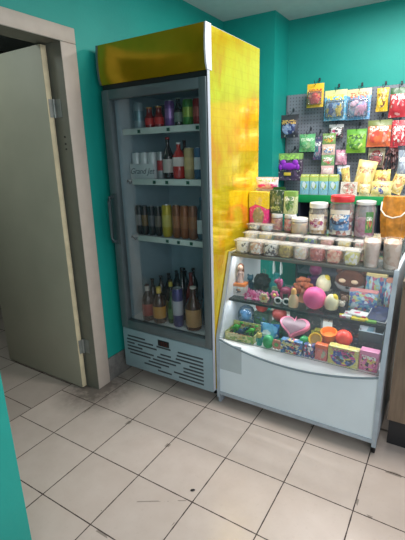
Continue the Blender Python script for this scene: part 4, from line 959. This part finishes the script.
# heart box
hb = thing('heart_box', 'pink heart-shaped box with grey lid standing on the deck', 'box', (1.142, .600, D0 + .050), 0, LO)
def heart(n=40, s=1.0):
    P_ = []
    for i in range(n):
        t_ = 2 * PI * i / n; x = 16 * math.sin(t_) ** 3; z = 13 * math.cos(t_) - 5 * math.cos(2 * t_) - 2 * math.cos(3 * t_) - math.cos(4 * t_); P_.append((x / 16 * .092 * s, (z + 2.5) / 16 * .076 * s))
    return P_
Mh = Matrix.Translation((0, -.01, .066)) @ Matrix.Rotation(math.radians(-52), 4, 'X')
bm = BM(); prism(bm, heart(), -.02, .02, 'y')
bmesh.ops.bevel(bm, geom=[e for e in bm.edges if len(e.link_faces) == 2 and any(len(f.verts) > 6 for f in e.link_faces)], offset=.006, segments=2, affect='EDGES')
for v in bm.verts: v.co = Mh @ v.co
obj('heart_body', bm, plain((232, 128, 160), .35, var=.04), hb)
bm = BM(); prism(bm, heart(s=.82), -.0245, -.0202, 'y')
for v in bm.verts: v.co = Mh @ v.co
obj('lid', bm, plain((128, 98, 110), .3), hb)
carton('toy_box', 'dark low box carrying the pink heart-shaped box', 1.142, .612, D0, .12, .10, .0495, P((50, 40, 56), None, None, ((60, 50, 70), (40, 60, 50)), letter=None), grp=LO)
sphere_thing('toy_ball', 'small green ball right of the heart box', 1.226, .540, D0 + .045, .029, plain((20, 160, 80), .4), 'ball', LO)
carton('toy_box', 'low brown box under the small green ball', 1.226, .546, D0, .056, .05, .0445, P((120, 90, 70), None, None, ((150, 110, 80), (90, 60, 50)), letter=None), grp=LO)
def toycup(label, x, y, z, r, h, c, rim, tilt):
    t = thing('toy_cup', label, 'cup', (x, y, z), 0, LO)
    bm = BM(); lathe(bm, [(0, 0), (r * .75, 0), (r, h), (r * 1.06, h), (r * 1.06, h + .006), (r * .92, h + .006), (r * .7, .004), (0, .004)], seg=22); obj('cup_body', bm, plain(c, .35), t)
    bm = BM(); lathe(bm, [(0, h * .55), (r * .83, h * .55), (r * .80, h * .60), (0, h * .62)], seg=20); obj('filling', bm, plain(rim, .5), t)
    t.rotation_euler = (tilt, 0, 0); return t
toycup('yellow toy cup tilted towards the front of the deck', 1.290, .565, D0 + .078, .036, .04, (240, 196, 50), (200, 170, 90), .9)
toycup('orange toy cup right of the yellow cup', 1.352, .600, D0 + .080, .044, .06, (244, 130, 30), (236, 150, 60), .25)
carton('toy_box', 'low red box under the yellow and orange cups', 1.325, .612, D0, .13, .07, .0790, P((190, 60, 60), None, None, ((200, 80, 60), (120, 50, 60)), letter=None), grp=LO)
sphere_thing('toy_ball', 'orange red ball right of the orange cup', 1.436, .585, D0 + .075, .047, plain((226, 64, 44), .45, var=.04), 'ball', LO)
carton('toy_box', 'low dark green box under the orange red ball', 1.440, .600, D0, .085, .08, .0745, P((30, 60, 56), None, None, ((40, 90, 70), (30, 40, 50)), letter=None), grp=LO)
carton('card_box', 'blue and yellow comic-patterned box lying at the deck front', 1.165, .505, D0, .125, .045, .082, P((90, 150, 200), None, None, ((60, 120, 200), (240, 220, 110), (240, 240, 240), (220, 80, 90), (50, 60, 120)), vs=8, rx=.55, rz=.55, cz=.5, letter=(240, 230, 160)), rz=.05, grp=LO)
flower('toy_flower', 'peach and green toy flower left of the comic-patterned box', 1.075, .500, D0, plain((226, 150, 130)), plain((120, 190, 110)), .036, LO)
carton('card_box', 'blue and red patterned box right of the comic-patterned box', 1.268, .508, D0, .060, .04, .080, P((60, 90, 170), None, None, ((60, 80, 160), (230, 70, 90), (240, 240, 240), (40, 50, 100)), vs=6, rx=.55, rz=.55, cz=.5, letter=None), rz=-.05, grp=LO)
carton('card_box', 'orange and pink box left of the yellow patterned box', 1.338, .510, D0, .068, .04, .095, P((232, 110, 110), (240, 110, 50), None, ((180, 190, 160), (240, 130, 120), (150, 170, 140)), vs=5, rx=.36, rz=.3, letter=None), grp=LO)
carton('card_box', 'yellow box with colourful round pictures at the deck front', 1.458, .508, D0, .160, .05, .108, P((236, 224, 120), None, None, ((60, 80, 170), (226, 70, 150), (240, 220, 60), (50, 50, 60), (130, 190, 210)), vs=7, rx=.42, rz=.42, cz=.45, letter=(200, 70, 130), band=.85), rz=-.02, grp=LO)
carton('card_box', 'pink patterned box at the right end of the deck', 1.588, .522, D0, .094, .05, .115, P((232, 100, 160), (240, 150, 190), None, ((240, 130, 180), (50, 40, 60), (226, 60, 130), (230, 200, 90)), vs=7, rx=.42, rz=.36, cz=.4), rz=-.04, grp=LO)
dt = thing('storage_tray', 'dark tray with pale rim at the right rear of the deck', 'tray', (1.570, .66, D0 + .115), 0, LO)
bm = BM(); box(bm, -.062, .062, -.05, .05, 0, .004); box(bm, -.062, .062, -.05, -.046, .004, .06); box(bm, -.062, .062, .046, .05, .004, .06); box(bm, -.062, -.058, -.046, .046, .004, .06); box(bm, .058, .062, -.046, .046, .004, .06); obj('tray_body', bm, plain((40, 54, 58), .4), dt)
bm = BM(); tube(bm, [(-.062, -.05, .061), (.062, -.05, .061), (.062, .05, .061), (-.062, .05, .061)], .003, 6, closed=True); obj('rim', bm, plain((150, 168, 176), .4), dt)
carton('toy_box', 'dark box stacked under the storage tray at the right rear', 1.570, .665, D0, .12, .09, .1145, P((40, 50, 60), None, None, ((50, 60, 80), (30, 40, 44)), letter=None), grp=LO)
bw = thing('toy_packet', 'blue wrapped toy packet in the dark tray', 'packet', (1.545, .655, D0 + .1195), .1, LO)
bm = BM(); pouch(bm, .085, .085, .04, seed=5)
obj('pouch', bm, speck([(50, 90, 140), (130, 170, 190), (200, 210, 220), (40, 60, 90)], 24), bw)
carton('toy_box', 'navy box standing at the rear of the deck behind the orange ball', 1.43, .78, D0, .20, .06, .17, P((40, 44, 66), None, None, ((60, 70, 110), (120, 60, 60), (40, 40, 60)), letter=None), grp=LO)
carton('toy_box', 'dark teal box standing at the rear of the deck behind the heart', 1.16, .78, D0, .20, .06, .17, P((30, 66, 66), None, None, ((40, 90, 80), (60, 50, 70), (30, 40, 50)), letter=None), grp=LO)

def toycar(label, x, y, z, c, rz):
    t = thing('toy_car', label, 'toy', (x, y, z), rz, LO)
    bm = BM(); prism(bm, [(-.045, .010), (.045, .010), (.046, .024), (.022, .028), (.012, .044), (-.022, .044), (-.034, .028), (-.045, .026)], -.020, .020, 'y'); obj('car_body', bm, plain(c, .3), t)
    for px in (-.026, .026):
        for q in (-1, 1):
            bm = BM(); lathe(bm, [(0, 0), (.010, 0), (.010, .007), (0, .007)], seg=14, M=Matrix.Translation((px, q * .0205 + (.007 if q > 0 else 0), .010)) @ Matrix.Rotation(PI / 2, 4, 'X')); obj('wheel', bm, BLACK, t)
toycar('olive toy car on the red box behind the yellow and orange cups', 1.285, .632, D0 + .0795, (150, 150, 50), .3)
toycar('green toy car standing on the deck beside the crumpled blue packet', 1.085, .545, D0, (50, 130, 70), -.3)
figurine('red toy figurine in front of the orange red ball', 1.395, .545, D0, (170, 40, 50), (226, 150, 110), 1.0, LO)
figurine('teal toy figurine between the display tray and the green egg', .958, .505, D0, (40, 150, 140), (220, 200, 110), 1.0, LO)

# ------------------------------------------------------------------ brown cabinet on the right
def wood():
    t = NT('brown_laminate'); c = t.coord(); mp = t.add('ShaderNodeMapping'); t.put(mp.inputs[0], c); mp.inputs['Scale'].default_value = (14, 14, 1.2)
    t.bsdf(t.ramp(t.noise(mp.outputs[0], 3, 5, .6), [(.3, lin((112, 94, 78))), (.7, lin((140, 120, 100)))]), .45); return t.m
WOOD = wood()
cab = thing('counter_cabinet', 'brown wooden counter cabinet with dark plinth at the right edge', 'cabinet', (2.05, .78, 0))
bxo('carcass', WOOD, cab, -.338, .338, -.262, .262, .19, .93)
dd1 = bxo('door', WOOD, cab, -.342, -.003, -.282, -.263, .185, .925, bev=.002); dd2 = bxo('door', WOOD, cab, .003, .338, -.282, -.263, .185, .925, bev=.002)
for p, x in ((dd1, -.262), (dd2, .05)):
    bm = BM(); tube(bm, [(x, -.281, .655), (x, -.305, .66), (x, -.305, .57), (x, -.281, .575)], .006, 8); obj('handle', bm, plain((226, 226, 224), .4), p)
bxo('plinth', plain((36, 36, 38), .5), cab, -.336, .33, -.225, .25, 0, .1895)
bxo('worktop', plain((112, 100, 88), .4), cab, -.345, .345, -.29, .27, .9305, .968, bev=.004)

# dark crumb on the floor
cm = obj('floor_crumb', (lambda b: (ball(b, (0, 0, .003), .012, .007, .003, 12), b)[1])(BM()), plain((34, 28, 26), .6), None, (.955, -.272, .0001), .7)
tag(cm, 'small dark crumb lying on the beige floor tile', 'crumb')

# ------------------------------------------------------------------ light, world, camera
def area(name, loc, rot, sx, sy, power, col=(1, 1, 1)):
    l = bpy.data.lights.new(name, 'AREA'); l.shape = 'RECTANGLE'; l.size = sx; l.size_y = sy; l.energy = power; l.color = col
    o = bpy.data.objects.new(name, l); COL.objects.link(o); o.location = loc; o.rotation_euler = rot; return o
area('ceiling_lamp', (1.9, .62, 2.70), (0, 0, 0), 1.2, .4, 46, (1, .98, .95))
area('ceiling_lamp', (1.5, 1.55, 2.70), (0, 0, 0), 1.2, .25, 34, (1, .98, .96))
area('front_fill', (3.1, -2.3, 2.0), (math.radians(70), 0, math.radians(48)), 2.0, 1.6, 26, (.95, .98, 1))  # soft fill added behind the camera to brighten fronts, no actual window
area('case_lamp_and_fill', (1.187, .635, .955), (math.radians(-8), 0, 0), .90, .02, 1.6, (.92, .98, 1))
area('case_lamp_and_fill', (1.187, .580, .672), (math.radians(-28), 0, 0), .90, .02, 1.2, (.95, .98, 1))  # unseen fill added under the shelf to whiten the sill lip and deck
area('door_leaf_fill', (-1.0, -.75, 2.70), (0, 0, 0), .5, .5, 11, (.9, 1, .95))  # unseen fill added to brighten the open door leaf
w = bpy.data.worlds.new('World'); SC.world = w; w.use_nodes = True
bg = w.node_tree.nodes['Background']; bg.inputs[0].default_value = (.80, .90, 1.0, 1); bg.inputs[1].default_value = .62
SC.view_settings.view_transform = 'Standard'; SC.view_settings.look = 'None'; SC.view_settings.exposure = 0.0

cd = bpy.data.cameras.new('camera'); cam = bpy.data.objects.new('camera', cd); COL.objects.link(cam)
cd.sensor_fit = 'HORIZONTAL'; cd.sensor_width = 36; cd.lens = 36 * 399.3 / 405; cd.clip_start = .01
yaw, pit, rol = .559860486, .282227163, -.0274454547
Fv = Vector((-math.sin(yaw) * math.cos(pit), math.cos(yaw) * math.cos(pit), -math.sin(pit))); Rv = Vector((math.cos(yaw), math.sin(yaw), 0)); Uv = Rv.cross(Fv)
R2 = Rv * math.cos(rol) + Uv * math.sin(rol); U2 = -Rv * math.sin(rol) + Uv * math.cos(rol)
M = Matrix((R2, U2, -Fv)).transposed().to_4x4(); M.translation = Vector((1.85812, -1.56725, 1.57965)); cam.matrix_world = M
SC.camera = cam
dl_ = {l for l in LABELS if LABELS.count(l) > 1}
if dl_: print('DUP LABELS', dl_)
